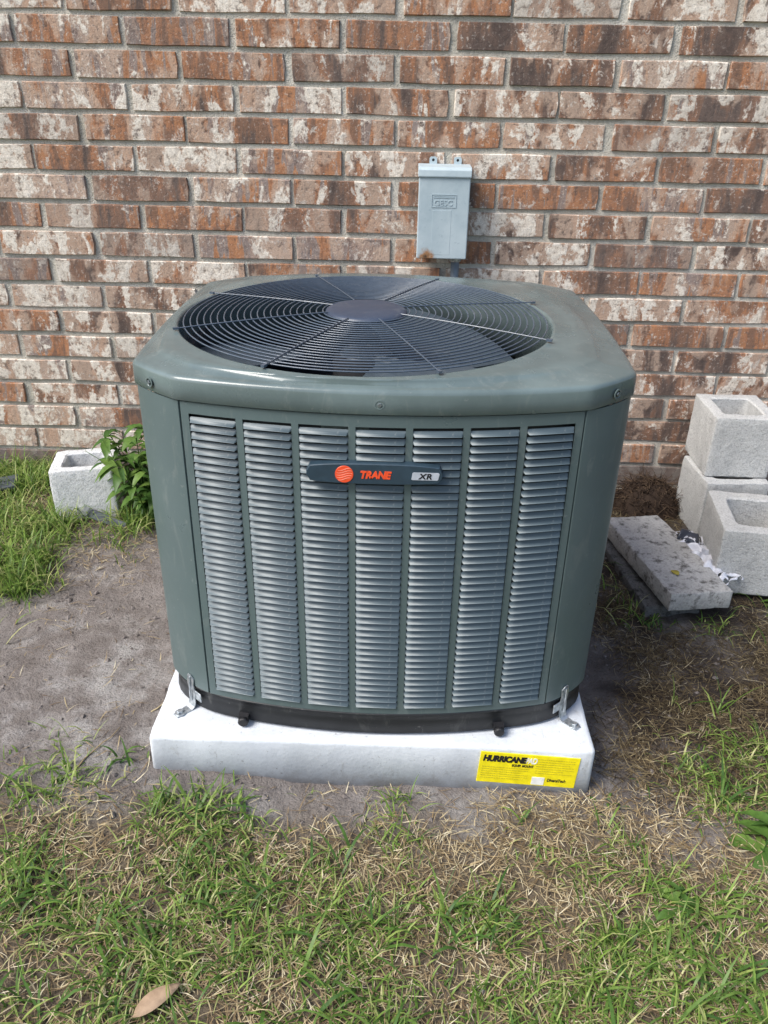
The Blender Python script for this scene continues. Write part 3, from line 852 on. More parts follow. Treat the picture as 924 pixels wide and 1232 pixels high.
# hood
FC = Vector((-0.040, -0.030)); FR = 0.352
hl = smooth_loop(outline(60, 50, 22, 0.003), 1)
hl = offset_loop(hl, -0.0045)
h_loops = []
for d_, z in ((0.010, ZH + 0.001), (0.0015, ZH), (0.0, ZH + 0.0015), (0.0, ZH + 0.020), (0.0004, ZH + 0.0320), (0.0014, ZH + 0.0355), (0.0036, ZH + 0.0382), (0.0070, ZH + 0.0396), (0.013, ZH + 0.0406), (0.019, ZH + 0.0412)):
    h_loops.append(ring3(offset_loop(hl, d_), z))
inner = offset_loop(hl, 0.019)
def circ(rr, z): return [Vector((FC.x + rr * (p - FC).normalized().x, FC.y + rr * (p - FC).normalized().y, Z(z))) for p in inner]
# the raised platform that carries the fan opening: a step that follows the rim, merging with it at the front
def plat(t_in, z):
    out = []
    for p in inner:
        v = p - FC; L_ = v.length; rr = FR + 0.012 + max(0.0, (L_ - FR - 0.012)) * t_in
        out.append(Vector((FC.x + v.x / L_ * rr, FC.y + v.y / L_ * rr, Z(z))))
    return out
h_loops += [plat(0.90, ZH + 0.0436), plat(0.74, ZH + 0.0445), plat(0.66, ZH + 0.0480), plat(0.60, ZH + 0.0500), plat(0.30, ZH + 0.0506), circ(FR + 0.010, ZH + 0.0506), circ(FR + 0.006, ZH + 0.0518), circ(FR + 0.002, ZH + 0.0512), circ(FR - 0.001, ZH + 0.0480), circ(FR - 0.002, ZH + 0.030), circ(FR - 0.002, ZH - 0.07)]
hb = MB(); hb.loft(h_loops, False, False)
# inner skin so that the hood is a closed pressing
inner_l = [circ(FR + 0.004, ZH - 0.07), circ(FR + 0.004, ZH + 0.028), ring3(offset_loop(hl, 0.016), ZH + 0.030), ring3(offset_loop(hl, 0.010), ZH + 0.001)]
hb.loft([h_loops[-1]] + inner_l, False, False)
hme = hb.mesh('hood', True)
hme.set_sharp_from_angle(angle=R(60))
bmx = bmesh.new(); bmx.from_mesh(hme); bmesh.ops.remove_doubles(bmx, verts=bmx.verts, dist=1e-6); bmesh.ops.recalc_face_normals(bmx, faces=bmx.faces); bmx.to_mesh(hme); bmx.free()
hood = obj('hood', hme, M_HOOD, ac)
# rim screws in shallow dimples
def screw(x, y, z, nx_, ny_, parent):
    a = math.atan2(ny_, nx_) + PI / 2
    q = MB()
    ringp = [(0.0085, 0.0), (0.0085, 0.0012), (0.0065, 0.0016), (0.0058, 0.0006), (0.0058, 0.0)]
    q.loft([[Vector((rr * math.cos(2 * PI * k / 20), -h, rr * math.sin(2 * PI * k / 20))) for k in range(20)] for rr, h in ringp], True, True)
    s = obj('screw', fix_normals(q.mesh('screw')), M_HOOD, parent, (x, y, z), (0, 0, a))
    q2 = MB(); q2.cyl((0, 0, 0), 0.0036, 0.0026, 6, 'Y', 0.0006); 
    q2.v = [Vector((v.x, v.y, v.z)) for v in q2.v]
    obj('screw_head', fix_normals(q2.mesh('screw_head')), M_SCREW, parent, (x, y, z), (0, 0, a))
screw(-0.002, -0.4135, Z(ZH + 0.017), 0, -1, ac)
for sx in (-1, 1):
    c = (Vector((sx * FX, -FY)) + Vector((sx * SX, -SY))) / 2
    nn = Vector((sx * 0.657, -0.754))
    c = c + nn * 0.0105
    screw(c.x, c.y, Z(ZH + 0.017), nn.x, nn.y, ac)

# fan guard
guard = empty('fan_guard', (FC.x, FC.y, Z(ZH + 0.0525))); guard.parent = ac
def gzr(r): return 0.0015 + 0.010 * (1 - (r / FR) ** 2)
NR = 22
for k in range(NR):
    r0 = 0.083 + (FR - 0.010 - 0.083) * k / (NR - 1)
    n1 = 84; n2 = 6; vs = []; fs = []
    wr = 0.0014
    for i in range(n1):
        a = 2 * PI * i / n1
        for j in range(n2):
            b_ = 2 * PI * j / n2
            vs.append(((r0 + wr * math.cos(b_)) * math.cos(a), (r0 + wr * math.cos(b_)) * math.sin(a), gzr(r0) + wr * math.sin(b_)))
    for i in range(n1):
        for j in range(n2):
            fs.append((i * n2 + j, ((i + 1) % n1) * n2 + j, ((i + 1) % n1) * n2 + (j + 1) % n2, i * n2 + (j + 1) % n2))
    obj('guard_ring', make_mesh('guard_ring', vs, fs, True), M_WIRE, guard)
for k in range(8):
    a = R(22.5 + 45 * k) - R(1.5)
    ca_, sa_ = math.cos(a), math.sin(a)
    pts = []
    for t in range(9):
        rr = 0.060 + (FR + 0.006 - 0.060) * t / 8
        pts.append((rr * ca_, rr * sa_, gzr(rr) + 0.0024))
    q = MB(); q.tube(pts, 0.0012, 6)
    q.box(((FR + 0.006) * ca_, (FR + 0.006) * sa_, gzr(FR) + 0.0022), (0.010, 0.006, 0.0040), (0, 0, a))
    q.build('guard_spoke', M_WIRE, guard, False)
hb2 = MB()
hb2.loft([[Vector((rr * math.cos(2 * PI * k / 48), rr * math.sin(2 * PI * k / 48), z)) for k in range(48)] for rr, z in ((0.070, 0.004), (0.0775, 0.006), (0.0785, 0.0095), (0.0765, 0.0125), (0.071, 0.0150), (0.064, 0.0162), (0.03, 0.0168), (0.006, 0.0170))])
hub = hb2.build('guard_hub', M_HUB, guard, True)

# fan inside
fan = empty('fan', (FC.x, FC.y, Z(ZH - 0.01))); fan.parent = ac
for k in range(3):
    vs, fs = [], []
    nr_, na = 7, 9
    a0 = 2 * PI * k / 3 + R(8)
    for i in range(nr_):
        rr = 0.05 + (FR - 0.02 - 0.05) * i / (nr_ - 1)
        span = R(52 + 26 * math.sin(PI * i / (nr_ - 1)))
        for j in range(na):
            t = j / (na - 1)
            a = a0 + span * t + 0.25 * (i / (nr_ - 1))
            vs.append((rr * math.cos(a), rr * math.sin(a), -0.055 + 0.075 * t - 0.02 * t * t))
    for i in range(nr_ - 1):
        for j in range(na - 1):
            q0 = i * na + j
            fs.append((q0, q0 + 1, q0 + 1 + na, q0 + na))
    nb = len(vs)
    vs += [(x, y, z - 0.0022) for x, y, z in vs]
    fs += [tuple(nb + i for i in f[::-1]) for f in list(fs)]
    edge = [j for j in range(na)] + [i * na + na - 1 for i in range(1, nr_)] + [(nr_ - 1) * na + j for j in range(na - 2, -1, -1)] + [i * na for i in range(nr_ - 2, 0, -1)]
    for i in range(len(edge)):
        a_, b_ = edge[i], edge[(i + 1) % len(edge)]
        fs.append((a_, nb + a_, nb + b_, b_))
    obj('blade', fix_normals(make_mesh('blade', vs, fs)), M_FANB, fan)
q = MB(); q.cyl((0, 0, -0.18), 0.066, 0.17, 32, 'Z', 0.008); q.build('motor', M_INSIDE, fan, True)
q = MB(); q.cyl((0, 0, -0.058), 0.054, 0.05, 24, 'Z', 0.004); q.build('hub', M_FANB, fan)

# nameplate badge
BX = -0.0085
bd = MB(); loops = []
outl = []
bw, bh = 0.216, 0.0365
for k in range(40):
    t = k / 39
    x = -bw / 2 + bw * t
    tap = 1 - 0.30 * abs(2 * t - 1) ** 3.2
    endr = min(1.0, math.sqrt(max(0.0, 1 - max(0, (abs(2 * t - 1) - 0.945) / 0.055) ** 2)) * 0.75 + 0.25)
    outl.append((x, bh / 2 * tap * endr, tap))
def badge_loop(s, y):
    pts = [Vector((x * (1 - (1 - s) * 0.12), y, h * s)) for x, h, _ in outl]
    pts += [Vector((x * (1 - (1 - s) * 0.12), y, -h * s)) for x, h, _ in outl[::-1]]
    return pts
bd.loft([badge_loop(1.0, 0.010), badge_loop(1.0, -0.001), badge_loop(0.97, -0.0035), badge_loop(0.90, -0.0050)], True, True)
badge = obj('badge', fix_normals(bd.mesh('badge')), M_BADGE, ac, (BX, -FY - FB - 0.0085, Z(0.6325)))
yb_ = -0.0050
q = MB(); q.cyl((0, 0, 0), 0.0146, 0.0012, 40, 'Y', 0.0004)
em = obj('emblem', fix_normals(q.mesh('emblem')), M_ORANGE, badge, (-0.0475, yb_ + 0.0002, -0.0005), (0, 0, 0))
M_EMB = simple('pale_emblem_line', (0.80, 0.36, 0.27), 0.4)
for i in range(5):
    z0 = -0.0082 + 0.0041 * i
    hwid = math.sqrt(max(0.0, 0.0136 ** 2 - z0 ** 2)) * 0.93
    q = MB(); n = 14; vs = []; fs = []
    for k in range(n + 1):
        x = -hwid + 2 * hwid * k / n
        zz = z0 + 0.0011 * math.sin(x / 0.0115 * PI * 0.9) + 0.0014 * math.sin(x / hwid * 1.3)
        th = 0.00042 * (1.2 - 0.8 * abs(x / hwid))
        if abs(zz) > 0.0134: zz = math.copysign(0.0134, zz)
        vs += [(x, -0.0016, zz - th), (x, -0.0016, zz + th), (x, -0.0008, zz - th), (x, -0.0008, zz + th)]
    for k in range(n):
        a = 4 * k
        fs += [(a, a + 4, a + 5, a + 1), (a, a + 2, a + 6, a + 4), (a + 1, a + 5, a + 7, a + 3)]
    fs += [(0, 1, 3, 2), (4 * n, 4 * n + 2, 4 * n + 3, 4 * n + 1)]
    q.add(vs, fs); q.build('emblem_line', M_EMB, em)
tm = text_mesh('lettering', 'TRANE', 0.0170, 0.22, 0.00085, 0.0004, 0.93); tm.materials.append(M_ORANGE)
obj('lettering', tm, None, badge, (-0.0235, yb_ - 0.0004, -0.0066), (PI / 2, 0, 0), (0.94, 1, 1))
q = MB()
pl = [(-0.0185, -0.0048), (-0.0170, -0.0058), (0.0165, -0.0058), (0.0180, -0.0045), (0.0195, 0.0040), (0.0182, 0.0054), (-0.0158, 0.0054), (-0.0172, 0.0044)]
q.loft([[Vector((x, y, z)) for x, z in pl] for y in (0.0005, -0.0010)])
plate = obj('model_plate', fix_normals(q.mesh('model_plate')), M_PLATE, badge, (0.0800, yb_ + 0.0002, -0.0008), (0, 0, 0), (1.16, 1, 1.16))
tm = text_mesh('lettering', 'XR', 0.0112, 0.2, 0.00035, 0.0003, 1.12); tm.materials.append(M_INK)
obj('lettering', tm, None, plate, (-0.0085, -0.0013, -0.0038), (PI / 2, 0, 0), (1.12, 1, 1))

# tie-down brackets at the corners
for sx, sy in ((-1, -1), (1, -1)):
    nn = Vector((sx * 0.657, sy * 0.754)); tt = Vector((-nn.y, nn.x))
    c = (Vector((sx * FX, sy * FY)) * 0.62 + Vector((sx * SX, sy * SY)) * 0.38)
    br = empty('tie_down_bracket', (c.x + nn.x * 0.0065, c.y + nn.y * 0.0065, Z(0.0)))
    br.parent = ac
    br.rotation_euler = (0, 0, math.atan2(nn.y, nn.x) + PI / 2)     # local -y = outward
    w = 0.0095
    pr = [(-0.004, ZP + 0.026), (-0.002, ZP + 0.018), (-0.0035, ZP + 0.004), (-0.002, ZP - 0.012), (-0.003, ZB + 0.012), (-0.006, ZB + 0.0025), (-0.012, ZB - 0.0010), (-0.044, ZB - 0.0012)]
    q = MB(); vs = []; fs = []
    for i, (y, z) in enumerate(pr):
        ww = w * (0.45 if i == 0 else 1.0 if i < 7 else 0.8)
        vs += [(-ww, y, z), (ww, y, z), (-ww, y + (0.002 if i < 6 else 0), z - (0.002 if i >= 6 else 0)), (ww, y + (0.002 if i < 6 else 0), z - (0.002 if i >= 6 else 0))]
    for i in range(len(pr) - 1):
        a = 4 * i
        fs += [(a, a + 1, a + 5, a + 4), (a + 2, a + 6, a + 7, a + 3), (a, a + 4, a + 6, a + 2), (a + 1, a + 3, a + 7, a + 5)]
    fs += [(0, 2, 3, 1), (4 * len(pr) - 4, 4 * len(pr) - 3, 4 * len(pr) - 1, 4 * len(pr) - 2)]
    q.add(vs, fs)
    # pressed rib down the strap
    q.tube([(0, -0.004, ZP + 0.02), (0, -0.005, ZP), (0, -0.0045, ZB + 0.014)], 0.0022, 6)
    obj('strap', fix_normals(q.mesh('strap')), M_GALV, br)
    q = MB(); q.cyl((0, -0.033, ZB - 0.0012), 0.0105, 0.0018, 20, 'Z', 0.0004); q.cyl((0, -0.033, ZB + 0.0004), 0.0062, 0.0052, 6, 'Z', 0.0008)
    obj('bolt', fix_normals(q.mesh('bolt')), M_GALV, br)
    q = MB(); q.box((sx * -0.0, -0.0005, ZP - 0.020), (0.036, 0.0022, 0.020)); 
    obj('clamp_plate', bevel_mesh(fix_normals(q.mesh('clamp_plate')), 0.0006, 1), M_GALV, br, (0.010 * -sx, 0.0, 0))

# ------------------------------------------------------------------ concrete blocks
def rough(me, amp, s, seed):
    for v in me.vertices:
        p = v.co * s
        v.co += Vector((mnoise.noise(p + Vector((seed, 0, 0))), mnoise.noise(p + Vector((0, seed, 9))), mnoise.noise(p + Vector((5, 0, seed))))) * amp
    me.update(); return me
def hollow_block(name, w, d, h, wall_t, seed, r_out=0.006, cells=1):
    """concrete block with tapered core openings right through it, base at z = 0"""
    bm = bmesh.new()
    q = MB()
    def sub(ring, step=0.022):
        out = []
        for i in range(len(ring)):
            a, b_ = ring[i], ring[(i + 1) % len(ring)]
            k = max(1, round((b_ - a).length / step))
            for t in range(k): out.append(a.lerp(b_, t / k))
        return out
    o0 = sub(rrect(w, d, r_out, 2), 0.011)
    n = len(o0)
    def in_ring(t, z):
        out = []
        hw, hd_ = w / 2 - t, d / 2 - t
        for p in o0:
            k = max(abs(p.x) / (w / 2), abs(p.y) / (d / 2))
            ang = math.atan2(p.y / (d / 2), p.x / (w / 2))
            # superellipse opening with rounded corners
            e = 9.0
            s = (abs(math.cos(ang)) ** e + abs(math.sin(ang)) ** e) ** (-1 / e)
            out.append(Vector((hw * s * math.cos(ang), hd_ * s * math.sin(ang), z)))
        return out
    def oz(z, d_=0.0): return [Vector((p.x * (1 - 2 * d_ / w), p.y * (1 - 2 * d_ / d), z)) for p in o0]
    zs = [h * i / 8 for i in range(9)]
    loops = [oz(0.0, 0.003), oz(0.004)] + [oz(z) for z in zs[1:-1]] + [oz(h - 0.0035), oz(h - 0.001, 0.001), oz(h, 0.0035)]
    loops += [in_ring(wall_t, h), in_ring(wall_t + 0.004, h - 0.004), in_ring(wall_t + 0.004, h * 0.6), in_ring(wall_t - 0.002, h * 0.3), in_ring(wall_t - 0.003, 0.0), oz(0.0, 0.003)]
    q.loft(loops, False, False)
    me = fix_normals(q.mesh(name, True))
    rough(me, 0.0016, 45, seed); rough(me, 0.0012, 120, seed + 1)
    me.set_sharp_from_angle(angle=R(28))
    return me
def block(loc, rz, size, seed, mat, label, tilt=(0, 0)):
    me = hollow_block('concrete_block', size[0], size[1], size[2], size[3], seed)
    o = obj('concrete_block', me, mat, None, loc, (tilt[0], tilt[1], rz))
    return tag(o, label, 'concrete block', 'loose concrete blocks by the wall')
zr = gz(0.98, 2.2)
lowb = block((0.976, 2.238, -0.012), R(3), (0.185, 0.200, 0.186, 0.030), 3.0, M_CMU, 'grey hollow concrete block at the bottom of the two-block stack')
topb = block((0.984, 2.278, 0.1755), R(-1), (0.182, 0.205, 0.182, 0.031), 5.0, M_CMU, 'grey hollow concrete block sitting on top of the stack by the wall')
frob = block((0.960, 1.945, -0.004), R(-8), (0.215, 0.235, 0.186, 0.036), 8.0, M_CMU, 'grey hollow concrete block beside the stained slab, in front of the stack')
lefb = block((-0.934, 2.205, -0.006), R(13), (0.178, 0.178, 0.168, 0.030), 12.0, M_CMUW, 'pale hollow concrete block half sunk in grass beside the weed', (R(-3), R(-1)))

def slab_mesh(name, w, d, h, seed, bev=0.004):
    bm = bmesh.new()
    bmesh.ops.create_cube(bm, size=1.0)
    bmesh.ops.scale(bm, vec=(w, d, h), verts=bm.verts)
    bmesh.ops.subdivide_edges(bm, edges=[e for e in bm.edges if abs((e.verts[0].co - e.verts[1].co).y) > 0.5 * d], cuts=27, use_grid_fill=True)
    bmesh.ops.subdivide_edges(bm, edges=[e for e in bm.edges if abs((e.verts[0].co - e.verts[1].co).x) > 0.5 * w], cuts=11, use_grid_fill=True)
    es = [e for e in bm.edges if len(e.link_faces) == 2 and e.calc_face_angle() > R(40)]
    bmesh.ops.bevel(bm, geom=es, offset=bev, segments=2, profile=0.5, affect='EDGES')
    me = bpy.data.meshes.new(name); bm.to_mesh(me); bm.free()
    rough(me, 0.0022, 34, seed); rough(me, 0.0010, 110, seed); me.polygons.foreach_set('use_smooth', [True] * len(me.polygons)); me.set_sharp_from_angle(angle=R(45))
    return me
sl = obj('paving_slab', slab_mesh('paving_slab', 0.166, 0.418, 0.050, 4.0), M_SLAB, None, (0.727, 1.925, 0.042), (R(-0.8), R(1.0), R(10.5)))
tag(sl, 'stained pale concrete slab lying tilted on the soil beside the blocks', 'slab')
sl2 = obj('paving_slab', slab_mesh('paving_slab', 0.15, 0.33, 0.044, 9.0), M_SLABD, None, (0.692, 1.925, -0.012), (R(1.5), R(-2), R(9)))
tag(sl2, 'half-buried dark-edged concrete slab under the stained slab', 'slab')

# dark slate pieces
def slate(w, d, t, loc, rot, label):
    bm_ = bevel_mesh(slab_mesh('slate_piece', w, d, t, 3.3, 0.0012), 0.0004, 1, 60)
    o = obj('slate_piece', bm_, M_SLATE, None, loc, rot)
    return tag(o, label, 'slate')
slate(0.125, 0.026, 0.012, (-0.850, 2.095, 0.022), (R(62), R(12), R(-16)), 'dark slate strip leaning on the foot of the pale block')
slate(0.16, 0.07, 0.012, (-1.262, 2.255, 0.040), (R(6), R(-10), R(12)), 'dark flat slate piece lying in the grass apart from the block')

# ------------------------------------------------------------------ blades, straw and plants
def blade_field(name, bases, lens, wids, leans, mat, parent=None, segs=3, curl=1.0, flat=False):
    """many bent tapering blades in one mesh (vectorised)"""
    n = len(lens); bases = np.asarray(bases, float)
    az = nrng.uniform(0, 2 * PI, n)
    dx, dy = np.cos(az), np.sin(az); px, py = -dy, dx
    V = np.zeros((n, (segs + 1) * 2, 3)); 
    pos = bases.copy(); ang = leans.copy()
    bend = nrng.uniform(0.15, 0.75, n) * curl
    side = nrng.uniform(-0.5, 0.5, n) * (1.6 if flat else 0.6)
    for s in range(segs + 1):
        t = s / segs
        w = wids * (1 - 0.92 * t ** 1.6) * (0.75 + 0.5 * min(1, t * 3) * (1 - 0.3 * t)) / 2
        V[:, 2 * s, 0] = pos[:, 0] - px * w; V[:, 2 * s, 1] = pos[:, 1] - py * w; V[:, 2 * s, 2] = pos[:, 2]
        V[:, 2 * s + 1, 0] = pos[:, 0] + px * w; V[:, 2 * s + 1, 1] = pos[:, 1] + py * w; V[:, 2 * s + 1, 2] = pos[:, 2]
        st = lens / segs
        pos[:, 0] += dx * np.sin(ang) * st; pos[:, 1] += dy * np.sin(ang) * st; pos[:, 2] += np.cos(ang) * st
        ang = ang + bend * (0.5 if s == 0 else 1.0)
        if flat: ang = np.clip(ang, 1.25, 1.72)
        c_, s_ = np.cos(side / segs), np.sin(side / segs)
        dx, dy = dx * c_ - dy * s_, dx * s_ + dy * c_; px, py = -dy, dx
    k = (segs + 1) * 2
    F = np.zeros((n, segs, 4), dtype=np.int32); b0_ = (np.arange(n) * k)[:, None]
    for s in range(segs):
        F[:, s, :] = b0_ + np.array([2 * s, 2 * s + 1, 2 * s + 3, 2 * s + 2])
    me = bpy.data.meshes.new(name)
    nv, nf = n * k, n * segs
    me.vertices.add(nv); me.vertices.foreach_set('co', V.reshape(-1).astype(np.float32))
    me.loops.add(nf * 4); me.loops.foreach_set('vertex_index', F.reshape(-1))
    me.polygons.add(nf); me.polygons.foreach_set('loop_start', np.arange(0, nf * 4, 4, dtype=np.int32))
    me.polygons.foreach_set('loop_total', np.full(nf, 4, dtype=np.int32)) if hasattr(me.polygons[0], 'loop_total') and False else None
    me.update(calc_edges=True); me.validate()
    me.polygons.foreach_set('use_smooth', [True] * len(me.polygons))
    return obj(name, me, mat, parent)

def blocked(x, y):
    if PX0 - 0.006 < x < PX1 + 0.006 and PY0 - 0.008 < y < PY1: return True
    if y > D - 0.012: return True
    for (cx, cy, hw, hd_, a) in ((0.976, 2.238, 0.1, 0.108, 3), (0.960, 1.945, 0.115, 0.125, -8), (-0.934, 2.205, 0.097, 0.097, 13), (0.727, 1.925, 0.09, 0.215, 10.5), (0.688, 1.93, 0.08, 0.17, 9)):
        c_, s_ = math.cos(R(-a)), math.sin(R(-a)); u_, v_ = (x - cx), (y - cy)
        if abs(u_ * c_ - v_ * s_) < hw and abs(u_ * s_ + v_ * c_) < hd_: return True
    return False

def scatter(dens, n_try, region, per, spread, seed):
    rr = random.Random(seed); pts = []
    for _ in range(n_try):
        x = rr.uniform(region[0], region[1]); y = rr.uniform(region[2], region[3])
        if rr.random() > min(1.0, dens(x, y)): continue
        for _k in range(rr.randint(*per)):
            a, b_ = x + rr.gauss(0, spread), y + rr.gauss(0, spread)
            if blocked(a, b_): continue
            pts.append((a, b_, gz(a, b_) - 0.002))
    return np.array(pts)

gp = scatter(green_density, 9000, (-0.95, 0.95, 0.40, 1.35), (2, 6), 0.011, 1)
n = len(gp)
go = blade_field('lawn_grass', gp, nrng.uniform(0.015, 0.062, n) * nrng.choice([0.55, 1, 1.3], n), nrng.uniform(0.0014, 0.0042, n), nrng.uniform(0.25, 1.15, n), M_GRASS, None, 4)
tag(go, 'short patchy green lawn grass in front of the pad', 'grass', kind='stuff')
gp = scatter(green_density, 5200, (-1.6, 1.5, 1.35, 2.45), (2, 6), 0.014, 2)
gp = np.concatenate([gp, scatter(green_density, 3800, (-1.6, -0.68, 1.7, 2.46), (3, 7), 0.016, 12)])
n = len(gp)
go2 = blade_field('wall_grass', gp, nrng.uniform(0.03, 0.12, n), nrng.uniform(0.002, 0.0048, n), nrng.uniform(0.1, 0.95, n), M_GRASS, None, 4)
tag(go2, 'rougher green grass growing along the foot of the wall', 'grass', kind='stuff')
gp = scatter(lambda x, y: max(0.0, green_density(x, y) - 0.35), 900, (-0.95, 0.95, 0.45, 1.2), (1, 4), 0.012, 21)
n = len(gp)
go4 = blade_field('long_grass', gp, nrng.uniform(0.06, 0.125, n), nrng.uniform(0.0034, 0.0062, n), nrng.uniform(0.55, 1.25, n), M_WEED, None, 5)
tag(go4, 'longer broad green grass blades arching over the short lawn', 'grass', kind='stuff')
gp = scatter(green_density, 5000, (-2.4, 2.4, -0.9, 0.45), (2, 5), 0.015, 3)
n = len(gp)
go3 = blade_field('rear_lawn_grass', gp, nrng.uniform(0.03, 0.09, n), nrng.uniform(0.0025, 0.0045, n), nrng.uniform(0.25, 1.1, n), M_GRASS, None, 3)
tag(go3, 'lawn grass continuing away from the pad towards the yard', 'grass', kind='stuff')
dp = scatter(dry_density, 36000, (-1.3, 1.15, 0.40, 2.3), (2, 4), 0.02, 4)
n = len(dp); dp[:, 2] += nrng.uniform(0.001, 0.010, n)
do = blade_field('dry_straw', dp, nrng.uniform(0.008, 0.045, n), nrng.uniform(0.0008, 0.0021, n), nrng.uniform(1.2, 1.6, n), M_DRY, None, 3, 0.25, True)
tag(do, 'dry tan straw and dead clippings lying over the soil', 'straw', kind='stuff')
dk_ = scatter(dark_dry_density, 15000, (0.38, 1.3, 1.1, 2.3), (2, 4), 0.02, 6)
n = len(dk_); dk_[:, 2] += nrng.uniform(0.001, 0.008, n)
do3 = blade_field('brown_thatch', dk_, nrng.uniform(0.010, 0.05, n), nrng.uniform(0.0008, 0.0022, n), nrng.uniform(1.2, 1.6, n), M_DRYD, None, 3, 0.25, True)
tag(do3, 'brown thatch and clippings on the dark soil by the slab', 'straw', kind='stuff')
def dirt_dens(x, y): return 0.5 if (x < -0.4 and y > 1.1) or x > 0.38 else 0.15
dp = scatter(dirt_dens, 650, (-1.2, 1.2, 1.08, 2.4), (1, 2), 0.03, 5)
n = len(dp); dp[:, 2] += 0.003
do2 = blade_field('straw_bits', dp, nrng.uniform(0.012, 0.05, n), nrng.uniform(0.0010, 0.0024, n), nrng.uniform(1.45, 1.6, n), M_DRY, None, 3, 0.1, True)
tag(do2, 'scattered straw bits on the bare soil', 'straw', kind='stuff')

# soil clods and grit
cb = MB(); rr = random.Random(9)
for _ in range(5200):
    x, y = rr.uniform(-1.25, 1.15), rr.uniform(0.75, 2.42)
    if blocked(x, y) or (y < 1.02 and rr.random() < 0.7): continue
    s = 0.0013 + 0.0075 * rr.random() ** 5
    c = Vector((x, y, gz(x, y) + s * 0.2))
    vs = []
    for (a, b_, d_) in ((1, 0, 0), (-1, 0, 0), (0, 1, 0), (0, -1, 0), (0, 0, 1), (0, 0, -1)):
        k = s * rr.uniform(0.6, 1.3)
        vs.append(c + Vector((a * k + rr.uniform(-.3, .3) * s, b_ * k + rr.uniform(-.3, .3) * s, d_ * k * 0.7)))
    cb.add(vs, [(0, 2, 4), (2, 1, 4), (1, 3, 4), (3, 0, 4), (2, 0, 5), (1, 2, 5), (3, 1, 5), (0, 3, 5)])
tag(cb.build('soil_clods', M_CLOD), 'small soil crumbs scattered over the bare ground', 'soil', kind='stuff')

# tufts and weeds that stand out singly
def tuft(name, x, y, n, ln, wd, lean, mat, label, cat='grass tuft', spread=0.02, group=None):
    t = empty(name, (x, y, gz(x, y)))
    b_ = np.array([(nrng.normal(0, spread), nrng.normal(0, spread), -0.004) for _ in range(n)])
    blade_field('blades', b_, nrng.uniform(0.5, 1.0, n) * ln, nrng.uniform(0.6, 1.1, n) * wd, nrng.uniform(0.1, 1.0, n) * lean, mat, t, 5)
    return tag(t, label, cat, group)
tuft('grass_tuft', -0.515, 1.168, 9, 0.075, 0.0062, 1.1, M_WEED, 'small green weed tuft at the corner of the pad', spread=0.008)
tuft('grass_tuft', 0.018, 1.118, 16, 0.065, 0.0036, 0.9, M_GRASS, 'green grass tuft against the middle of the pad front', spread=0.012)
tuft('grass_tuft', 0.425, 1.125, 10, 0.045, 0.0065, 1.2, M_WEED, 'leafy weed tuft at the pad corner beside the yellow sticker', spread=0.012)
tuft('grass_tuft', -1.045, 1.80, 90, 0.15, 0.0065, 0.9, M_GRASS, 'lush bright green grass clump at the edge of the bare soil', spread=0.045)
tuft('grass_tuft', 0.795, 1.722, 26, 0.05, 0.004, 1.0, M_GRASS, 'yellow-green grass tuft at the end of the stained slab', spread=0.02)
tuft('grass_tuft', 0.652, 1.735, 40, 0.05, 0.004, 1.0, M_WEED, 'dark green grass tuft beside the half-buried slab', spread=0.028)
# tall weed between the pale block and the unit
def weed(name, x, y, n_st, h, leaf, label, spread=0.05, cat='weed', seed=1):
    rr = random.Random(seed)
    t = empty(name, (x, y, gz(x, y)))
    st = MB(); lf = MB()
    for s in range(n_st):
        bx_, by_ = rr.gauss(0, spread), rr.gauss(0, spread)
        hh = h * rr.uniform(0.55, 1.0); lx, ly = rr.gauss(0, 0.25) * hh, rr.gauss(0, 0.22) * hh
        pts = [(bx_ + lx * (k / 5) ** 1.5, by_ + ly * (k / 5) ** 1.5, hh * k / 5 - 0.01) for k in range(6)]
        st.tube(pts, 0.0022, 5, 0.0009)
        for k in range(int(7 + hh * 34)):
            u_ = rr.uniform(0.12, 1.0); i = min(4, int(u_ * 5)); p = Vector(pts[i]).lerp(Vector(pts[i + 1]), u_ * 5 - i)
            a = rr.uniform(0, 2 * PI); L_ = leaf * rr.uniform(0.5, 1.15); W_ = L_ * rr.uniform(0.13, 0.24)
            d_ = Vector((math.cos(a), math.sin(a), 0)); sdv = Vector((-d_.y, d_.x, 0)); el = rr.uniform(0.1, 0.9)
            vs = []
            for q_ in range(5):
                tt = q_ / 4
                c = p + d_ * L_ * tt * math.cos(el * (1 - tt)) + Vector((0, 0, L_ * (math.sin(el) * tt - 0.75 * tt * tt)))
                w_ = W_ * (0.15, 0.8, 1.0, 0.65, 0.04)[q_]
                cup = Vector((0, 0, w_ * 0.35))
                vs += [c - sdv * w_ + cup, c, c + sdv * w_ + cup]
            fs = []
            for q_ in range(4):
                b_ = 3 * q_
                fs += [(b_, b_ + 1, b_ + 4, b_ + 3), (b_ + 1, b_ + 2, b_ + 5, b_ + 4)]
            lf.add(vs, fs)
    st.build('stem', M_WEED, t, True); lf.build('foliage', M_WEED, t, True)
    return tag(t, label, cat)
weed('weed_plant', -0.712, 2.160, 34, 0.29, 0.066, 'tall leafy green weed between the pale block and the unit', 0.026, seed=4)
tuft('grass_tuft', -0.715, 2.085, 46, 0.17, 0.0045, 0.75, M_GRASS, 'arching grass clump at the foot of the tall weed', spread=0.03)
weed('weed_plant', 0.690, 1.020, 3, 0.075, 0.075, 'broad-leaved green weed in the thin grass right of the pad', 0.02, seed=9)
weed('weed_plant', 0.985, 1.855, 6, 0.06, 0.045, 'low leafy weed in front of the single concrete block', 0.04, seed=14)
weed('weed_plant', 0.470, 0.925, 7, 0.030, 0.035, 'flat clover-like weed patch in the thin grass', 0.05, seed=15)

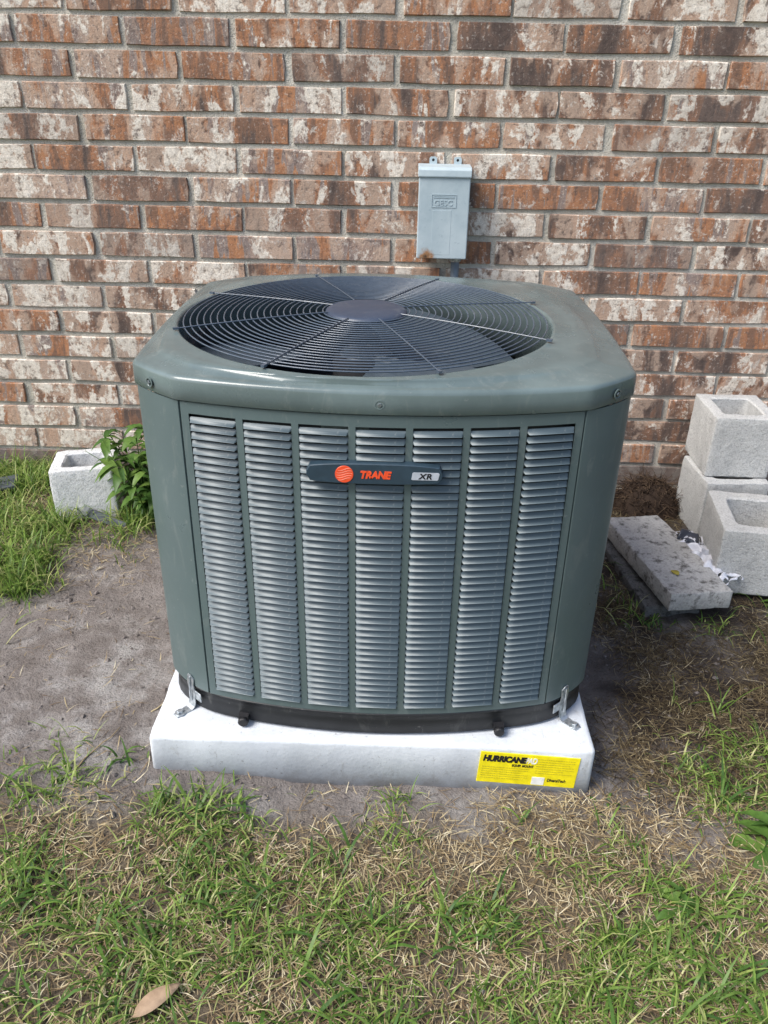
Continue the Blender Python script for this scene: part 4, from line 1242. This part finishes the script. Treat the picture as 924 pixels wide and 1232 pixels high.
# mound of roots and straw by the wall
mound = empty('root_mound', (0.800, 2.345, gz(0.8, 2.345)))
q = MB(); vs, fs = [], []
na, nr_ = 36, 14
for i in range(nr_ + 1):
    t = i / nr_
    for j in range(na):
        a = 2 * PI * j / na
        rx = 0.115 * t * (1 + 0.12 * mnoise.noise(Vector((math.cos(a) * 2, math.sin(a) * 2, 3)))); ry = 0.11 * t
        z = 0.105 * (1 - t * t) ** 0.8 + 0.016 * mnoise.noise(Vector((rx * math.cos(a) * 40, ry * math.sin(a) * 40, 1))) * (1 - t) - 0.01
        vs.append((rx * math.cos(a), ry * math.sin(a), z))
for i in range(nr_):
    for j in range(na):
        fs.append((i * na + j, i * na + (j + 1) % na, (i + 1) * na + (j + 1) % na, (i + 1) * na + j))
q.add(vs, fs); q.build('soil_core', M_ROOT, mound, True)
q = MB(); rr = random.Random(33)
for _ in range(950):
    a = rr.uniform(0, 2 * PI); t = math.sqrt(rr.random()) * 0.98
    p = Vector((0.115 * t * math.cos(a), 0.105 * t * math.sin(a), 0.105 * (1 - t * t) ** 0.8 - 0.006))
    d_ = Vector((rr.gauss(0, 1), rr.gauss(0, 1), rr.gauss(0, 0.5))).normalized(); L_ = rr.uniform(0.02, 0.07); pts = []
    for k in range(5):
        pts.append(p.copy()); p = p + d_ * L_ / 4; d_ = (d_ + Vector((rr.gauss(0, 0.35), rr.gauss(0, 0.35), rr.gauss(0, 0.3) - 0.12))).normalized()
        if p.y > 0.118: p.y = 0.118
    q.tube(pts, rr.uniform(0.0006, 0.0017) * (1.9 if rr.random() < 0.08 else 1.0), 4, 0.0005)
ro = q.build('root_tangle', M_ROOT, mound, True); tag(ro, kind='stuff')
tag(mound, 'mound of tangled dark brown roots against the foot of the wall', 'root mound')

# torn plastic between the slab and the front block
def crumple(w, d, nx_, ny_, seed, amp):
    vs, fs = [], []
    for j in range(ny_ + 1):
        for i in range(nx_ + 1):
            x = w * (i / nx_ - 0.5); y = d * (j / ny_ - 0.5)
            e = Vector((x * 24 + seed, y * 24, seed))
            z = amp * (1 - abs(mnoise.noise(e)) * 2) + amp * 0.45 * mnoise.noise(e * 2.3)
            x += amp * 0.9 * mnoise.noise(e * 1.3 + Vector((9, 0, 0))); y += amp * 0.9 * mnoise.noise(e * 1.3 + Vector((0, 9, 0)))
            edge = max(abs(2 * i / nx_ - 1), abs(2 * j / ny_ - 1))
            vs.append((x, y, max(0.001, z * (1 - 0.7 * edge ** 3)) + 0.004))
    for j in range(ny_):
        for i in range(nx_):
            a = j * (nx_ + 1) + i
            ed = max(abs(2 * (i + .5) / nx_ - 1), abs(2 * (j + .5) / ny_ - 1))
            if ed > 0.7 and mnoise.noise(Vector((i * 0.22, j * 0.22, seed))) > 0.10: continue
            fs.append((a, a + 1, a + nx_ + 2, a + nx_ + 1))
    return vs, fs
film = empty('torn_plastic', (0.834, 1.930, 0.044), R(13))
q = MB(); v_, f_ = crumple(0.096, 0.27, 34, 90, 2.0, 0.026); q.add(v_, f_)
fo = q.build('white_film', M_FILM, film, True); md = fo.modifiers.new('thickness', 'SOLIDIFY'); md.thickness = 0.0008
q = MB(); v_, f_ = crumple(0.055, 0.075, 14, 18, 7.0, 0.018); q.add([Vector(p) + Vector((0.0, 0.085, 0.016)) for p in v_], f_)
fo = q.build('dark_film', M_FILMD, film, True); md = fo.modifiers.new('thickness', 'SOLIDIFY'); md.thickness = 0.0008
tag(film, 'crumpled torn white and dark plastic sheet between slab and block', 'plastic')

# leaves
def leaf(name, loc, rot, L_, W_, mat, label):
    q = MB(); vs, fs = [], []
    n = 9
    for k in range(n + 1):
        t = k / n; w_ = W_ / 2 * (math.sin(PI * t ** 0.85) ** 0.8 if 0 < t < 1 else 0.02)
        z = 0.10 * L_ * math.sin(t * PI) * 0.5
        y_ = L_ * (t - 0.5)
        vs += [(-w_, y_, z + w_ * 0.3), (0, y_, z), (w_, y_, z + w_ * 0.22)]
    for k in range(n):
        b_ = 3 * k
        fs += [(b_, b_ + 1, b_ + 4, b_ + 3), (b_ + 1, b_ + 2, b_ + 5, b_ + 4)]
    q.add(vs, fs); o = q.build(name, mat, None, True, loc=loc, rot=rot)
    md = o.modifiers.new('thickness', 'SOLIDIFY'); md.thickness = 0.0006
    return tag(o, label, 'leaf')
leaf('fallen_leaf', (-0.325, 0.703, gz(-0.325, 0.703) + 0.020), (R(8), R(4), R(-52)), 0.075, 0.026, M_DEAD, 'curled tan dead leaf lying in the lawn')
leaf('fallen_leaf', (0.722, 1.812, 0.0700), (R(2), R(3), R(30)), 0.025, 0.021, M_YLEAF, 'yellow leaf lying on the stained concrete slab')
leaf('fallen_leaf', (0.812, 2.095, gz(0.812, 2.095) + 0.022), (R(5), R(10), R(80)), 0.018, 0.013, M_YLEAF, 'yellow leaf by the torn plastic next to the root mound')
for (x, y, a, L_, lab) in ((-0.50, 1.30, 40, 0.10, 'thin pale root curling over the bare soil beside the pad'), (-0.60, 1.13, 70, 0.13, 'thin pale twig lying on bare soil at the lawn edge'), (0.70, 1.40, 5, 0.11, 'straw-coloured twig lying on the dark soil by the slab')):
    rr = random.Random(int(L_ * 1e4) + a); p = Vector((0, 0, 0)); d_ = Vector((math.cos(R(a)), math.sin(R(a)), 0)); pts = []
    for k in range(9):
        pts.append(Vector((p.x, p.y, gz(x + p.x, y + p.y) - gz(x, y)))); p = p + d_ * L_ / 8
        d_ = (d_ + Vector((rr.gauss(0, 0.28), rr.gauss(0, 0.28), 0))).normalized()
    q = MB(); q.tube(pts, 0.0017, 5, 0.0008)
    tag(q.build('twig', M_DRY, None, True, loc=(x, y, gz(x, y) + 0.0032)), lab, 'twig')
